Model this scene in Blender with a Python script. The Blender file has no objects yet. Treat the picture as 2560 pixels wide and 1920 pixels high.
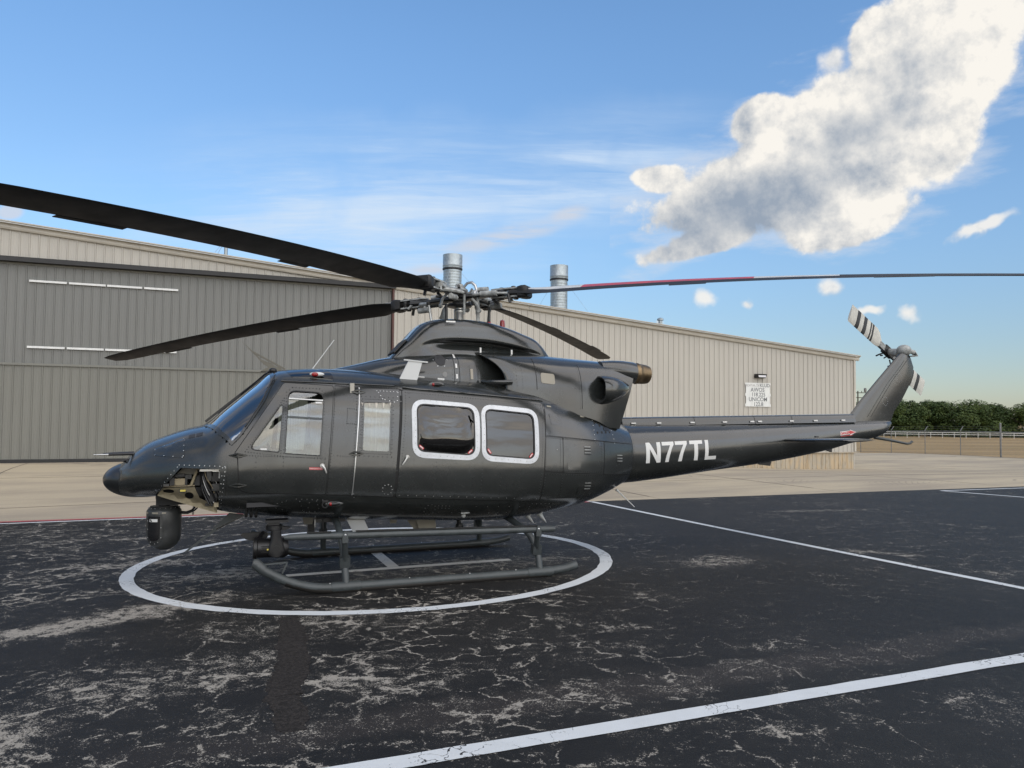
import bpy, bmesh, math, random
from mathutils import Vector, Matrix
from mathutils.geometry import delaunay_2d_cdt
R = math.radians
PI = math.pi
scene = bpy.context.scene
COL = scene.collection

# ------------------------------------------------------------------ camera
cam_d = bpy.data.cameras.new('camera')
cam_d.sensor_width = 36.0
cam_d.lens = 27.04
cam_d.clip_start = 0.05
cam_d.clip_end = 6000
cam = bpy.data.objects.new('camera', cam_d)
COL.objects.link(cam)
cam.matrix_world = Matrix.Translation((0, 0, 1.92)) @ Matrix.Rotation(R(90 + 2.38), 4, 'X') @ Matrix.Rotation(0.0098, 4, 'Z')
scene.camera = cam

# ------------------------------------------------------------------ light
SUN_EL, SUN_AZ = 36.0, 147.0        # azimuth clockwise from +Y: hazy sun behind the camera, to its right
scene.view_settings.view_transform = 'Standard'
scene.view_settings.look = 'None'
scene.view_settings.gamma = 1.0
scene.view_settings.use_curve_mapping = False
scene.view_settings.exposure = 1.45
scene.render.engine = 'CYCLES'
scene.cycles.max_bounces = 8
scene.cycles.transparent_max_bounces = 16
scene.cycles.caustics_reflective = False
scene.cycles.caustics_refractive = False

sun_d = bpy.data.lights.new('sun', 'SUN')
sun_d.energy = 1.3
sun_d.angle = R(112)
sun_d.color = (1.0, 0.90, 0.78)
sun = bpy.data.objects.new('sun', sun_d)
COL.objects.link(sun)
_d = Vector((math.sin(R(SUN_AZ)) * math.cos(R(SUN_EL)), math.cos(R(SUN_AZ)) * math.cos(R(SUN_EL)), math.sin(R(SUN_EL))))
sun.rotation_euler = _d.to_track_quat('Z', 'Y').to_euler()
sun.location = _d * 60


class NT:
    """tiny helper for building node trees"""
    def __init__(self, tree):
        self.t = tree
        self.n = tree.nodes
        self.l = tree.links

    def node(self, typ, **kw):
        nd = self.n.new(typ)
        for k, v in kw.items():
            setattr(nd, k, v)
        return nd

    def put(self, sock, val):
        if isinstance(val, bpy.types.NodeSocket):
            self.l.new(val, sock)
        elif val is not None:
            sock.default_value = val

    def math(self, op, a, b=None, c=None, clamp=False):
        nd = self.node('ShaderNodeMath', operation=op)
        nd.use_clamp = clamp
        self.put(nd.inputs[0], a)
        if b is not None:
            self.put(nd.inputs[1], b)
        if c is not None:
            self.put(nd.inputs[2], c)
        return nd.outputs[0]

    def vmath(self, op, a, b=None, s=None):
        nd = self.node('ShaderNodeVectorMath', operation=op)
        self.put(nd.inputs[0], a)
        if b is not None:
            self.put(nd.inputs[1], b)
        if s is not None:
            self.put(nd.inputs['Scale'], s)
        return nd.outputs['Value'] if op in ('LENGTH', 'DOT_PRODUCT', 'DISTANCE') else nd.outputs['Vector']

    def noise(self, vec, scale=5, detail=4, rough=0.5, lac=2.0, dist=0.0, color=False):
        nd = self.node('ShaderNodeTexNoise')
        if vec is not None:
            self.l.new(vec, nd.inputs['Vector'])
        self.put(nd.inputs['Scale'], scale)
        nd.inputs['Detail'].default_value = detail
        nd.inputs['Roughness'].default_value = rough
        nd.inputs['Lacunarity'].default_value = lac
        nd.inputs['Distortion'].default_value = dist
        return nd.outputs['Color' if color else 'Fac']

    def voronoi(self, vec, scale=5, feature='F1', rnd=1.0, out='Distance'):
        nd = self.node('ShaderNodeTexVoronoi', feature=feature)
        if vec is not None:
            self.l.new(vec, nd.inputs['Vector'])
        nd.inputs['Scale'].default_value = scale
        nd.inputs['Randomness'].default_value = rnd
        return nd.outputs[out]

    def mapping(self, vec, loc=(0, 0, 0), rot=(0, 0, 0), scale=(1, 1, 1), typ='POINT'):
        nd = self.node('ShaderNodeMapping', vector_type=typ)
        self.l.new(vec, nd.inputs['Vector'])
        nd.inputs['Location'].default_value = loc
        nd.inputs['Rotation'].default_value = rot
        nd.inputs['Scale'].default_value = scale
        return nd.outputs['Vector']

    def ramp(self, fac, lo, hi, a=0.0, b=1.0, smooth=True):
        nd = self.node('ShaderNodeMapRange')
        nd.interpolation_type = 'SMOOTHSTEP' if smooth else 'LINEAR'
        nd.clamp = True
        self.put(nd.inputs['Value'], fac)
        self.put(nd.inputs['From Min'], lo)
        self.put(nd.inputs['From Max'], hi)
        self.put(nd.inputs['To Min'], a)
        self.put(nd.inputs['To Max'], b)
        return nd.outputs['Result']

    def mix(self, fac, a, b, blend='MIX'):
        nd = self.node('ShaderNodeMix', data_type='RGBA', blend_type=blend)
        self.put(nd.inputs['Factor'], fac)
        for s, v in ((nd.inputs[6], a), (nd.inputs[7], b)):
            if isinstance(v, bpy.types.NodeSocket):
                self.l.new(v, s)
            else:
                s.default_value = (v[0], v[1], v[2], 1)
        return nd.outputs[2]

    def bump(self, height, strength=0.3, dist=0.02, normal=None):
        nd = self.node('ShaderNodeBump')
        nd.inputs['Strength'].default_value = strength
        nd.inputs['Distance'].default_value = dist
        self.l.new(height, nd.inputs['Height'])
        if normal is not None:
            self.l.new(normal, nd.inputs['Normal'])
        return nd.outputs['Normal']


# ------------------------------------------------------------------ sky with clouds
def make_world():
    w = bpy.data.worlds.new('World')
    scene.world = w
    w.use_nodes = True
    k = NT(w.node_tree)
    k.n.clear()
    out = k.node('ShaderNodeOutputWorld')
    sky = k.node('ShaderNodeTexSky', sky_type='NISHITA')
    sky.sun_disc = False
    sky.sun_elevation = R(SUN_EL)
    sky.sun_rotation = R(SUN_AZ)
    sky.altitude = 200
    sky.air_density = 1.0
    sky.dust_density = 0.6
    sky.ozone_density = 2.2
    tc = k.node('ShaderNodeTexCoord')
    d = tc.outputs['Generated']
    sep = k.node('ShaderNodeSeparateXYZ')
    k.l.new(d, sep.inputs[0])
    az = k.math('MULTIPLY', k.math('ARCTAN2', sep.outputs['X'], sep.outputs['Y']), 180 / PI)
    el = k.math('MULTIPLY', k.math('ARCSINE', sep.outputs['Z']), 180 / PI)
    comb = k.node('ShaderNodeCombineXYZ')
    k.l.new(az, comb.inputs[0])
    k.l.new(el, comb.inputs[1])
    ae = comb.outputs[0]
    # turbulence displaces the outline of every cloud mass
    wob = k.noise(d, 7, 4, 0.55, color=True)
    wobv = k.vmath('SCALE', k.vmath('SUBTRACT', wob, (0.5, 0.5, 0.5)), s=3.0)
    aew = k.vmath('ADD', ae, k.vmath('SCALE', wobv, s=0.75))

    def mass(blobs, vec):
        cur = None
        for (a, e, ra, re, tilt) in blobs:
            p = k.mapping(vec, (a, e, 0), (0, 0, R(tilt)), (ra, re, 1), 'TEXTURE')
            ln = k.vmath('LENGTH', p)
            v = k.math('SUBTRACT', 1.0, ln)
            cur = v if cur is None else k.math('SMOOTH_MAX', cur, v, 0.25)
        return cur

    big = [(17.39, 16.11, 8.6, 3.3, 16.6), (28.9, 22.2, 5.3, 4.6, 26.1), (23.76, 19.4, 6.0, 4.1, 17.1), (17.95, 20.6, 2.4, 1.7, 13),
           (20.92, 20.7, 1.8, 1.5, 12), (11.16, 17.0, 2.2, 1.1, -3), (14.03, 12.6, 5.2, 1.2, 19), (23.7, 13.9, 4.8, 2.2, 10),
           (28.84, 17.6, 3.6, 2.9, 12), (25.2, 24.3, 1.8, 1.7, 54), (34.5, 27.5, 6.0, 4.5, 30), (20.5, 15.2, 4.5, 2.2, 15), (22.6, 16.3, 2.6, 2.0, 15), (25.8, 16.2, 3.0, 2.0, 15)]
    small = [(14.17, 8.63, 0.9, 1.25, 60), (22.4, 9.05, 1.1, 1.0, -3), (16.95, 8.26, 0.85, 0.6, 19), (27.31, 7.0, 1.2, 0.8, -25),
             (24.9, 7.39, 1.2, 0.45, 3), (22.77, 23.78, 1.2, 1.1, 21), (-33.58, 12.22, 1.0, 0.6, 19), (11.0, 7.0, .5, .3, 0), (31.5, 12.2, 2.2, .5, 25)]
    mb = mass(big, aew)
    ms = mass(small, k.vmath('ADD', ae, k.vmath('SCALE', k.vmath('SUBTRACT', k.noise(d, 26, 3, 0.6, color=True), (.5, .5, .5)), s=1.5)))
    # the rest of the sky has clouds of the same kind
    fd = k.mapping(d, (3.1, 1.7, 0), (0, 0, 0.4), (1, 1, 2.3))
    fn = k.noise(fd, 3.2, 6, 0.56)
    far = k.ramp(fn, 0.41, 0.60, 0.0, 0.85)
    infront = k.ramp(sep.outputs['Y'], 0.35, 0.71)
    high = k.ramp(sep.outputs['Z'], 0.56, 0.70)
    far = k.math('MULTIPLY', far, k.math('SUBTRACT', 1.0, k.math('MULTIPLY', infront, k.math('SUBTRACT', 1.0, high))))
    # billows: the same fractal sampled twice, the second time towards the light, gives the relief
    f1 = k.noise(d, 12, 9, 0.60)
    f2 = k.noise(k.mapping(d, (0.012, 0.004, 0.014)), 12, 7, 0.60)
    body = k.math('ADD', mb, k.math('MULTIPLY', k.math('SUBTRACT', f1, 0.5), 1.25))
    dens_b = k.ramp(body, 0.0, 0.20)
    dens_s = k.ramp(k.math('ADD', ms, k.math('MULTIPLY', k.math('SUBTRACT', f1, 0.5), 1.6)), 0.05, 0.75, 0.0, 0.85)
    relief0 = k.math('SUBTRACT', f1, f2)
    # the low middle of the bank is its shaded base, cloud tops and the right flank catch the light
    g1 = k.ramp(k.vmath('LENGTH', k.mapping(aew, (16.6, 14.3, 0), (0, 0, R(17)), (10.5, 3.3, 1), 'TEXTURE')), 0.10, 1.25, 1.0, 0.0)
    g2 = k.ramp(k.vmath('LENGTH', k.mapping(aew, (24.0, 18.6, 0), (0, 0, R(22)), (6.0, 2.6, 1), 'TEXTURE')), 0.0, 1.2, 0.75, 0.0)
    g3 = k.ramp(k.vmath('LENGTH', k.mapping(aew, (27.5, 22.0, 0), (0, 0, R(30)), (5.0, 2.2, 1), 'TEXTURE')), 0.0, 1.2, 0.42, 0.0)
    grey = k.math('MAXIMUM', g1, k.math('MAXIMUM', g2, g3))
    relief = k.math('MULTIPLY', relief0, k.math('MULTIPLY_ADD', grey, -2.0, 3.4))
    lum = k.math('ADD', k.math('MULTIPLY_ADD', grey, -0.76, 0.80), relief, clamp=True)
    ccol = k.mix(lum, CLOUD_SHADE, CLOUD_LIT)
    scol = k.mix(k.math('ADD', k.ramp(ms, -0.2, 0.5, 0.35, 0.95), relief, clamp=True), CLOUD_SHADE, CLOUD_LIT)
    fcol = k.mix(k.ramp(fn, 0.56, 0.70), (2.0, 2.1, 2.4), (5.6, 4.9, 4.1))
    # thin high streaks
    den = k.math('ADD', sep.outputs['Z'], 0.12)
    pr = k.node('ShaderNodeCombineXYZ')
    k.l.new(k.math('DIVIDE', sep.outputs['X'], den), pr.inputs[0])
    k.l.new(k.math('DIVIDE', sep.outputs['Y'], den), pr.inputs[1])
    cv = k.mapping(pr.outputs[0], (0.4, 0.2, 0), (0, 0, R(-38)), (0.40, 1.9, 1))
    cw = k.vmath('ADD', cv, k.vmath('SCALE', k.noise(cv, 1.6, 4, 0.55, color=True), s=0.8))
    cir = k.ramp(k.noise(cw, 1.5, 8, 0.64), 0.36, 0.72)
    band = mass([(-10, 14.5, 25, 8.5, 6), (4, 17.5, 17, 6, 6)], k.vmath('ADD', ae, k.vmath('SCALE', wobv, s=0.8)))
    cirm = k.math('MULTIPLY_ADD', k.ramp(band, 0.0, 0.85), 1.0, 0.0)
    cirf = k.math('MULTIPLY', k.math('MULTIPLY_ADD', cir, 0.88, 0.10), cirm)
    strato = mass([(-1.0, 13.0, 6.8, 0.9, 15), (4.0, 14.8, 2.2, 0.7, 13), (-6, 10.8, 3.5, .7, 12)], k.vmath('ADD', ae, k.vmath('SCALE', wobv, s=0.55)))
    stf = k.math('MULTIPLY', k.ramp(strato, -0.1, 0.8), k.ramp(k.noise(k.mapping(ae, rot=(0, 0, R(-17)), scale=(0.16, 1.1, 1)), 1.2, 6, 0.6), 0.28, 0.56))
    # the air near the horizon is hazy and a little dull
    lowf = k.ramp(el, 1.0, 16.0)
    hif = k.ramp(el, 12.0, 30.0)
    tcol = k.mix(hif, k.mix(lowf, (0.54, 0.555, 0.59), (0.79, 0.89, 0.93)), (0.88, 1.08, 1.17))
    tint = k.mix(1.0, sky.outputs[0], tcol, 'MULTIPLY')
    c0 = k.mix(cirf, tint, CIRRUS)
    c0 = k.mix(k.math('MULTIPLY', stf, 0.8), c0, STRATO)
    # three directions of sky, each evaluated only where it is seen: cloud bank, streaks, everything else
    wn = k.noise(k.mapping(ae, rot=(0, 0, R(-20)), scale=(0.10, 0.34, 1)), 1.6, 7, 0.62)
    wisp = k.math('MULTIPLY', k.ramp(k.math('ADD', mb, k.math('MULTIPLY', k.math('SUBTRACT', wn, 0.5), 2.6)), -0.42, 0.45), 0.55)
    c0w = k.mix(wisp, c0, (3.7, 4.0, 4.5))
    c3 = k.mix(dens_b, k.mix(dens_s, c0w, scol), ccol)
    left_small = mass([(-33.58, 12.22, 1.0, 0.6, 19)], k.vmath('ADD', ae, k.vmath('SCALE', wobv, s=0.4)))
    cl = k.mix(k.ramp(left_small, 0.0, 0.5, 0, 0.8), c0, STRATO)
    rest = k.mix(far, tint, fcol)
    bgs = []
    for c in (rest, cl, c3):
        b = k.node('ShaderNodeBackground')
        b.inputs['Strength'].default_value = SKY_STRENGTH
        k.l.new(c, b.inputs['Color'])
        bgs.append(b)
    front = k.math('MULTIPLY', k.math('LESS_THAN', k.math('ABSOLUTE', az), 44.0), k.math('MULTIPLY', k.math('LESS_THAN', el, 34.0), k.math('GREATER_THAN', el, -3.0)))
    right = k.math('GREATER_THAN', az, 7.2)
    m1 = k.node('ShaderNodeMixShader')
    k.l.new(right, m1.inputs[0])
    k.l.new(bgs[1].outputs[0], m1.inputs[1])
    k.l.new(bgs[2].outputs[0], m1.inputs[2])
    m2 = k.node('ShaderNodeMixShader')
    k.l.new(front, m2.inputs[0])
    k.l.new(bgs[0].outputs[0], m2.inputs[1])
    k.l.new(m1.outputs[0], m2.inputs[2])
    k.l.new(m2.outputs[0], out.inputs['Surface'])


SKY_STRENGTH = 0.066
CLOUD_SHADE = (1.75, 2.1, 2.6)
CLOUD_LIT = (5.3, 5.1, 4.75)
CIRRUS = (3.5, 4.25, 5.2)
STRATO = (3.55, 3.75, 4.2)
make_world()


# ------------------------------------------------------------------ mesh helpers
def link(name, me, mat=None, parent=None, smooth=None):
    ob = bpy.data.objects.new(name, me)
    COL.objects.link(ob)
    if mat is not None:
        for m in (mat if isinstance(mat, (list, tuple)) else [mat]):
            me.materials.append(m)
    if parent is not None:
        ob.parent = parent
    if smooth is not None and len(me.polygons):
        me.polygons.foreach_set('use_smooth', [True] * len(me.polygons))
        if smooth < 179:
            me.set_sharp_from_angle(angle=R(smooth))
    return ob


def tag(o, label=None, cat=None, group=None, kind=None):
    if label:
        o['label'] = label
    if cat:
        o['category'] = cat
    if group:
        o['group'] = group
    if kind:
        o['kind'] = kind
    return o


def empty(name, loc=(0, 0, 0), rz=0.0, parent=None):
    o = bpy.data.objects.new(name, None)
    COL.objects.link(o)
    o.location = loc
    o.rotation_euler = (0, 0, rz)
    o.empty_display_size = 0.3
    if parent is not None:
        o.parent = parent
    return o


def copy_tree(o, parent=None):
    c = o.copy()
    COL.objects.link(c)
    c.parent = parent
    for ch in list(o.children):
        copy_tree(ch, c)
    return c


class MB:
    def __init__(self):
        self.v = []
        self.f = []
        self.m = []

    def add(self, vs, fs, mi=0):
        b = len(self.v)
        self.v.extend([tuple(p) for p in vs])
        self.f.extend([tuple(i + b for i in f) for f in fs])
        self.m.extend([mi] * len(fs))

    def box(self, c, s, rot=None, mi=0):
        x, y, z = s[0] / 2, s[1] / 2, s[2] / 2
        vs = [Vector((a * x, b * y, e * z)) for e in (-1, 1) for b in (-1, 1) for a in (-1, 1)]
        if rot is not None:
            vs = [rot @ p for p in vs]
        c = Vector(c)
        self.add([p + c for p in vs], [(0, 2, 3, 1), (4, 5, 7, 6), (0, 1, 5, 4), (2, 6, 7, 3), (0, 4, 6, 2), (1, 3, 7, 5)], mi)

    def bar(self, p0, p1, w, h, up=(0, 0, 1), mi=0):
        p0, p1 = Vector(p0), Vector(p1)
        d = (p1 - p0).normalized()
        s = d.cross(Vector(up)).normalized()
        u2 = s.cross(d).normalized()
        vs = []
        for p in (p0, p1):
            for a, b in ((-1, -1), (1, -1), (1, 1), (-1, 1)):
                vs.append(p + s * a * w / 2 + u2 * b * h / 2)
        self.add(vs, [(3, 2, 1, 0), (4, 5, 6, 7), (0, 1, 5, 4), (1, 2, 6, 5), (2, 3, 7, 6), (3, 0, 4, 7)], mi)

    def tube(self, pts, rad, seg=12, cap=True, mi=0):
        pts = [Vector(p) for p in pts]
        n = len(pts)
        rs = rad if isinstance(rad, (list, tuple)) else [rad] * n
        vs = []
        nrm = None
        for i in range(n):
            if i == 0:
                t = pts[1] - pts[0]
            elif i == n - 1:
                t = pts[-1] - pts[-2]
            else:
                t = (pts[i + 1] - pts[i]).normalized() + (pts[i] - pts[i - 1]).normalized()
            t.normalize()
            if nrm is None:
                a = Vector((0, 0, 1)) if abs(t.z) < 0.9 else Vector((1, 0, 0))
                nrm = (a - t * a.dot(t)).normalized()
            else:
                nrm = (nrm - t * nrm.dot(t)).normalized()
            b = t.cross(nrm)
            for j in range(seg):
                an = 2 * PI * j / seg
                vs.append(pts[i] + (nrm * math.cos(an) + b * math.sin(an)) * rs[i])
        fs = []
        for i in range(n - 1):
            for j in range(seg):
                a, b2 = i * seg + j, i * seg + (j + 1) % seg
                fs.append((a, b2, b2 + seg, a + seg))
        if cap:
            fs.append(tuple(range(seg))[::-1])
            fs.append(tuple((n - 1) * seg + j for j in range(seg)))
        self.add(vs, fs, mi)

    def lathe(self, prof, c=(0, 0, 0), seg=24, axis='Z', rot=None, mi=0):
        """profile of (radius, height) about an axis through c"""
        vs, fs = [], []
        c = Vector(c)
        for (r, h) in prof:
            for j in range(seg):
                a = 2 * PI * j / seg
                p = Vector((r * math.cos(a), r * math.sin(a), h))
                if axis == 'X':
                    p = Vector((p.z, p.x, p.y))
                elif axis == 'Y':
                    p = Vector((p.y, p.z, p.x))
                if rot is not None:
                    p = rot @ p
                vs.append(p + c)
        n = len(prof)
        for i in range(n - 1):
            for j in range(seg):
                a, b = i * seg + j, i * seg + (j + 1) % seg
                fs.append((a, b, b + seg, a + seg))
        if prof[0][0] > 1e-4:
            fs.append(tuple(range(seg))[::-1])
        if prof[-1][0] > 1e-4:
            fs.append(tuple((n - 1) * seg + j for j in range(seg)))
        self.add(vs, fs, mi)

    def ellipsoid(self, c, r, seg=20, rings=12, rot=None, mi=0):
        prof = [(math.sin(PI * i / rings), -math.cos(PI * i / rings)) for i in range(rings + 1)]
        b = len(self.v)
        self.lathe(prof, seg=seg, mi=mi)
        c = Vector(c)
        for i in range(b, len(self.v)):
            p = Vector(self.v[i])
            p = Vector((p.x * r[0], p.y * r[1], p.z * r[2]))
            if rot is not None:
                p = rot @ p
            self.v[i] = tuple(p + c)

    def loft(self, rings, closed=True, cap0=False, cap1=False, mi=0):
        n = len(rings[0])
        vs = [p for r in rings for p in r]
        fs = []
        for i in range(len(rings) - 1):
            for j in range(n if closed else n - 1):
                a, b = i * n + j, i * n + (j + 1) % n
                fs.append((a, b, b + n, a + n))
        if cap0:
            fs.append(tuple(range(n))[::-1])
        if cap1:
            fs.append(tuple((len(rings) - 1) * n + j for j in range(n)))
        self.add(vs, fs, mi)

    def prism(self, poly, fn0, fn1, mi=0):
        """polygon (2d) between two embeddings"""
        n = len(poly)
        vs = [fn0(*p) for p in poly] + [fn1(*p) for p in poly]
        fs = [tuple(range(n)), tuple(range(2 * n - 1, n - 1, -1))]
        for i in range(n):
            j = (i + 1) % n
            fs.append((i, i + n, j + n, j))
        self.add(vs, fs, mi)

    def build(self, name, mat=None, parent=None, smooth=None, fix=True, merge=None):
        me = bpy.data.meshes.new(name)
        me.from_pydata(self.v, [], self.f)
        if any(self.m):
            me.polygons.foreach_set('material_index', self.m)
        if fix or merge:
            bm = bmesh.new()
            bm.from_mesh(me)
            if merge:
                bmesh.ops.remove_doubles(bm, verts=bm.verts, dist=merge)
            if fix:
                bmesh.ops.recalc_face_normals(bm, faces=bm.faces)
            bm.to_mesh(me)
            bm.free()
        me.update()
        return link(name, me, mat, parent, smooth)


def pchip(xs, ys):
    n = len(xs)
    h = [xs[i + 1] - xs[i] for i in range(n - 1)]
    d = [(ys[i + 1] - ys[i]) / h[i] for i in range(n - 1)]
    m = [0.0] * n
    m[0], m[-1] = d[0], d[-1]
    for i in range(1, n - 1):
        if d[i - 1] * d[i] > 0:
            w1, w2 = 2 * h[i] + h[i - 1], h[i] + 2 * h[i - 1]
            m[i] = (w1 + w2) / (w1 / d[i - 1] + w2 / d[i])

    def f(x):
        x = min(max(x, xs[0]), xs[-1])
        i = 0
        while i < n - 2 and x >= xs[i + 1]:
            i += 1
        t = (x - xs[i]) / h[i]
        return ((1 + 2 * t) * (1 - t) ** 2 * ys[i] + t * (1 - t) ** 2 * h[i] * m[i]
                + t * t * (3 - 2 * t) * ys[i + 1] + t * t * (t - 1) * h[i] * m[i + 1])
    return f


def table(rows):
    xs = [r[0] for r in rows]
    fs = [pchip(xs, [r[k] for r in rows]) for k in range(1, len(rows[0]))]
    return lambda x: [f(x) for f in fs]


def smoothstep(a, b, x):
    t = min(max((x - a) / (b - a), 0.0), 1.0)
    return t * t * (3 - 2 * t)


def roundpoly(pts, r, seg=5):
    out = []
    n = len(pts)
    for i in range(n):
        p = Vector(pts[i])
        a = Vector(pts[i - 1]) - p
        b = Vector(pts[(i + 1) % n]) - p
        ri = r[i] if isinstance(r, (list, tuple)) else r
        la, lb = a.length, b.length
        a.normalize()
        b.normalize()
        ang = math.acos(max(-1, min(1, a.dot(b))))
        t = min(ri / max(math.tan(ang / 2), 1e-3), la * 0.49, lb * 0.49)
        if ri < 1e-5:
            out.append(tuple(p))
            continue
        p0, p1 = p + a * t, p + b * t
        for k in range(seg + 1):
            s = k / seg
            q = p0 * (1 - s) ** 2 + p * 2 * s * (1 - s) + p1 * s * s
            out.append((q.x, q.y))
    return out


def inside(poly, x, y):
    c = False
    n = len(poly)
    j = n - 1
    for i in range(n):
        xi, yi = poly[i]
        xj, yj = poly[j]
        if (yi > y) != (yj > y) and x < (xj - xi) * (y - yi) / (yj - yi) + xi:
            c = not c
        j = i
    return c


def densify(poly, h):
    out = []
    n = len(poly)
    for i in range(n):
        a, b = Vector(poly[i]), Vector(poly[(i + 1) % n])
        k = max(1, int((b - a).length / h))
        for s in range(k):
            q = a.lerp(b, s / k)
            out.append((q.x, q.y))
    return out


def patch(name, poly, holes, fn, off, thick, mat, parent, h=0.06, smooth=35):
    """a curved panel with exact outline and holes, laid on a surface fn(a, b, off) -> xyz, with real thickness"""
    poly = densify(poly, h)
    holes = [densify(q, h) for q in holes]
    V = [Vector(p) for p in poly]
    E = [(i, (i + 1) % len(poly)) for i in range(len(poly))]
    for q in holes:
        b = len(V)
        V += [Vector(p) for p in q]
        E += [(b + i, b + (i + 1) % len(q)) for i in range(len(q))]
    x0, x1 = min(p[0] for p in poly), max(p[0] for p in poly)
    y0, y1 = min(p[1] for p in poly), max(p[1] for p in poly)
    nx, ny = int((x1 - x0) / h), int((y1 - y0) / h)
    bound = [tuple(v) for v in V]
    for i in range(1, nx + 1):
        for j in range(1, ny + 1):
            px, py = x0 + (i - 0.5 + 0.25 * (j % 2)) * h, y0 + (j - 0.5) * h
            if inside(poly, px, py) and not any(inside(q, px, py) for q in holes):
                if all((px - b[0]) ** 2 + (py - b[1]) ** 2 > (h * 0.45) ** 2 for b in bound):
                    V.append(Vector((px, py)))
    vs, es, fs = delaunay_2d_cdt(V, E, [], 0, 1e-6)[:3]
    keep = []
    for f in fs:
        cx = sum(vs[i].x for i in f) / len(f)
        cy = sum(vs[i].y for i in f) / len(f)
        if inside(poly, cx, cy) and not any(inside(q, cx, cy) for q in holes):
            keep.append(tuple(f))
    n = len(vs)
    if callable(off):
        offs = [off(v.x, v.y) for v in vs]
    else:
        offs = [off] * n
    co = [fn(v.x, v.y, o) for v, o in zip(vs, offs)] + [fn(v.x, v.y, o - thick) for v, o in zip(vs, offs)]
    cnt = {}
    for f in keep:
        for i in range(3):
            e = (f[i], f[(i + 1) % 3])
            cnt[e] = 1
    faces = [f for f in keep] + [tuple(i + n for i in reversed(f)) for f in keep]
    for (a, b) in cnt:
        if (b, a) not in cnt:
            faces.append((b, a, a + n, b + n))
    mb = MB()
    mb.add(co, faces)
    me_o = mb.build(name, mat, parent, smooth, merge=1e-5)
    return me_o


# ------------------------------------------------------------------ materials
MATS = {}


def pmat(name, col, rough=0.5, metal=0.0, spec=0.5, coat=0.0, coat_rough=0.1, bump=None, emit=None, var=None):
    m = bpy.data.materials.new(name)
    m.use_nodes = True
    k = NT(m.node_tree)
    b = k.n['Principled BSDF']
    b.inputs['Base Color'].default_value = (*col, 1)
    b.inputs['Roughness'].default_value = rough
    b.inputs['Metallic'].default_value = metal
    b.inputs['Specular IOR Level'].default_value = spec
    b.inputs['Coat Weight'].default_value = coat
    b.inputs['Coat Roughness'].default_value = coat_rough
    tc = k.node('ShaderNodeTexCoord').outputs['Object']
    if var:
        sc, amt, lo, hi = var
        nz = k.noise(tc, sc, 6, 0.6)
        f = k.ramp(nz, lo, hi)
        k.l.new(k.mix(f, [c * (1 - amt) for c in col], [min(1, c * (1 + amt)) for c in col]), b.inputs['Base Color'])
        k.l.new(k.ramp(nz, 0.25, 0.75, max(0.02, rough - 0.07), min(1, rough + 0.09)), b.inputs['Roughness'])
    if bump:
        sc, st, ds = bump
        k.l.new(k.bump(k.noise(tc, sc, 4, 0.5), st, ds), b.inputs['Normal'])
    if emit:
        b.inputs['Emission Color'].default_value = (*emit[0], 1)
        b.inputs['Emission Strength'].default_value = emit[1]
    MATS[name] = m
    return m


def glass_mat(name, tint, rough=0.0, ior=1.5, amount=1.0):
    m = bpy.data.materials.new(name)
    m.use_nodes = True
    k = NT(m.node_tree)
    k.n.clear()
    out = k.node('ShaderNodeOutputMaterial')
    tr = k.node('ShaderNodeBsdfTransparent')
    tr.inputs['Color'].default_value = (*tint, 1)
    gl = k.node('ShaderNodeBsdfGlossy')
    gl.inputs['Roughness'].default_value = rough
    gl.inputs['Color'].default_value = (1, 1, 1, 1)
    fr = k.node('ShaderNodeFresnel')
    fr.inputs['IOR'].default_value = ior
    mx = k.node('ShaderNodeMixShader')
    k.l.new(k.math('MULTIPLY', fr.outputs[0], amount, clamp=True), mx.inputs[0])
    k.l.new(tr.outputs[0], mx.inputs[1])
    k.l.new(gl.outputs[0], mx.inputs[2])
    k.l.new(mx.outputs[0], out.inputs['Surface'])
    MATS[name] = m
    return m
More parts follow.
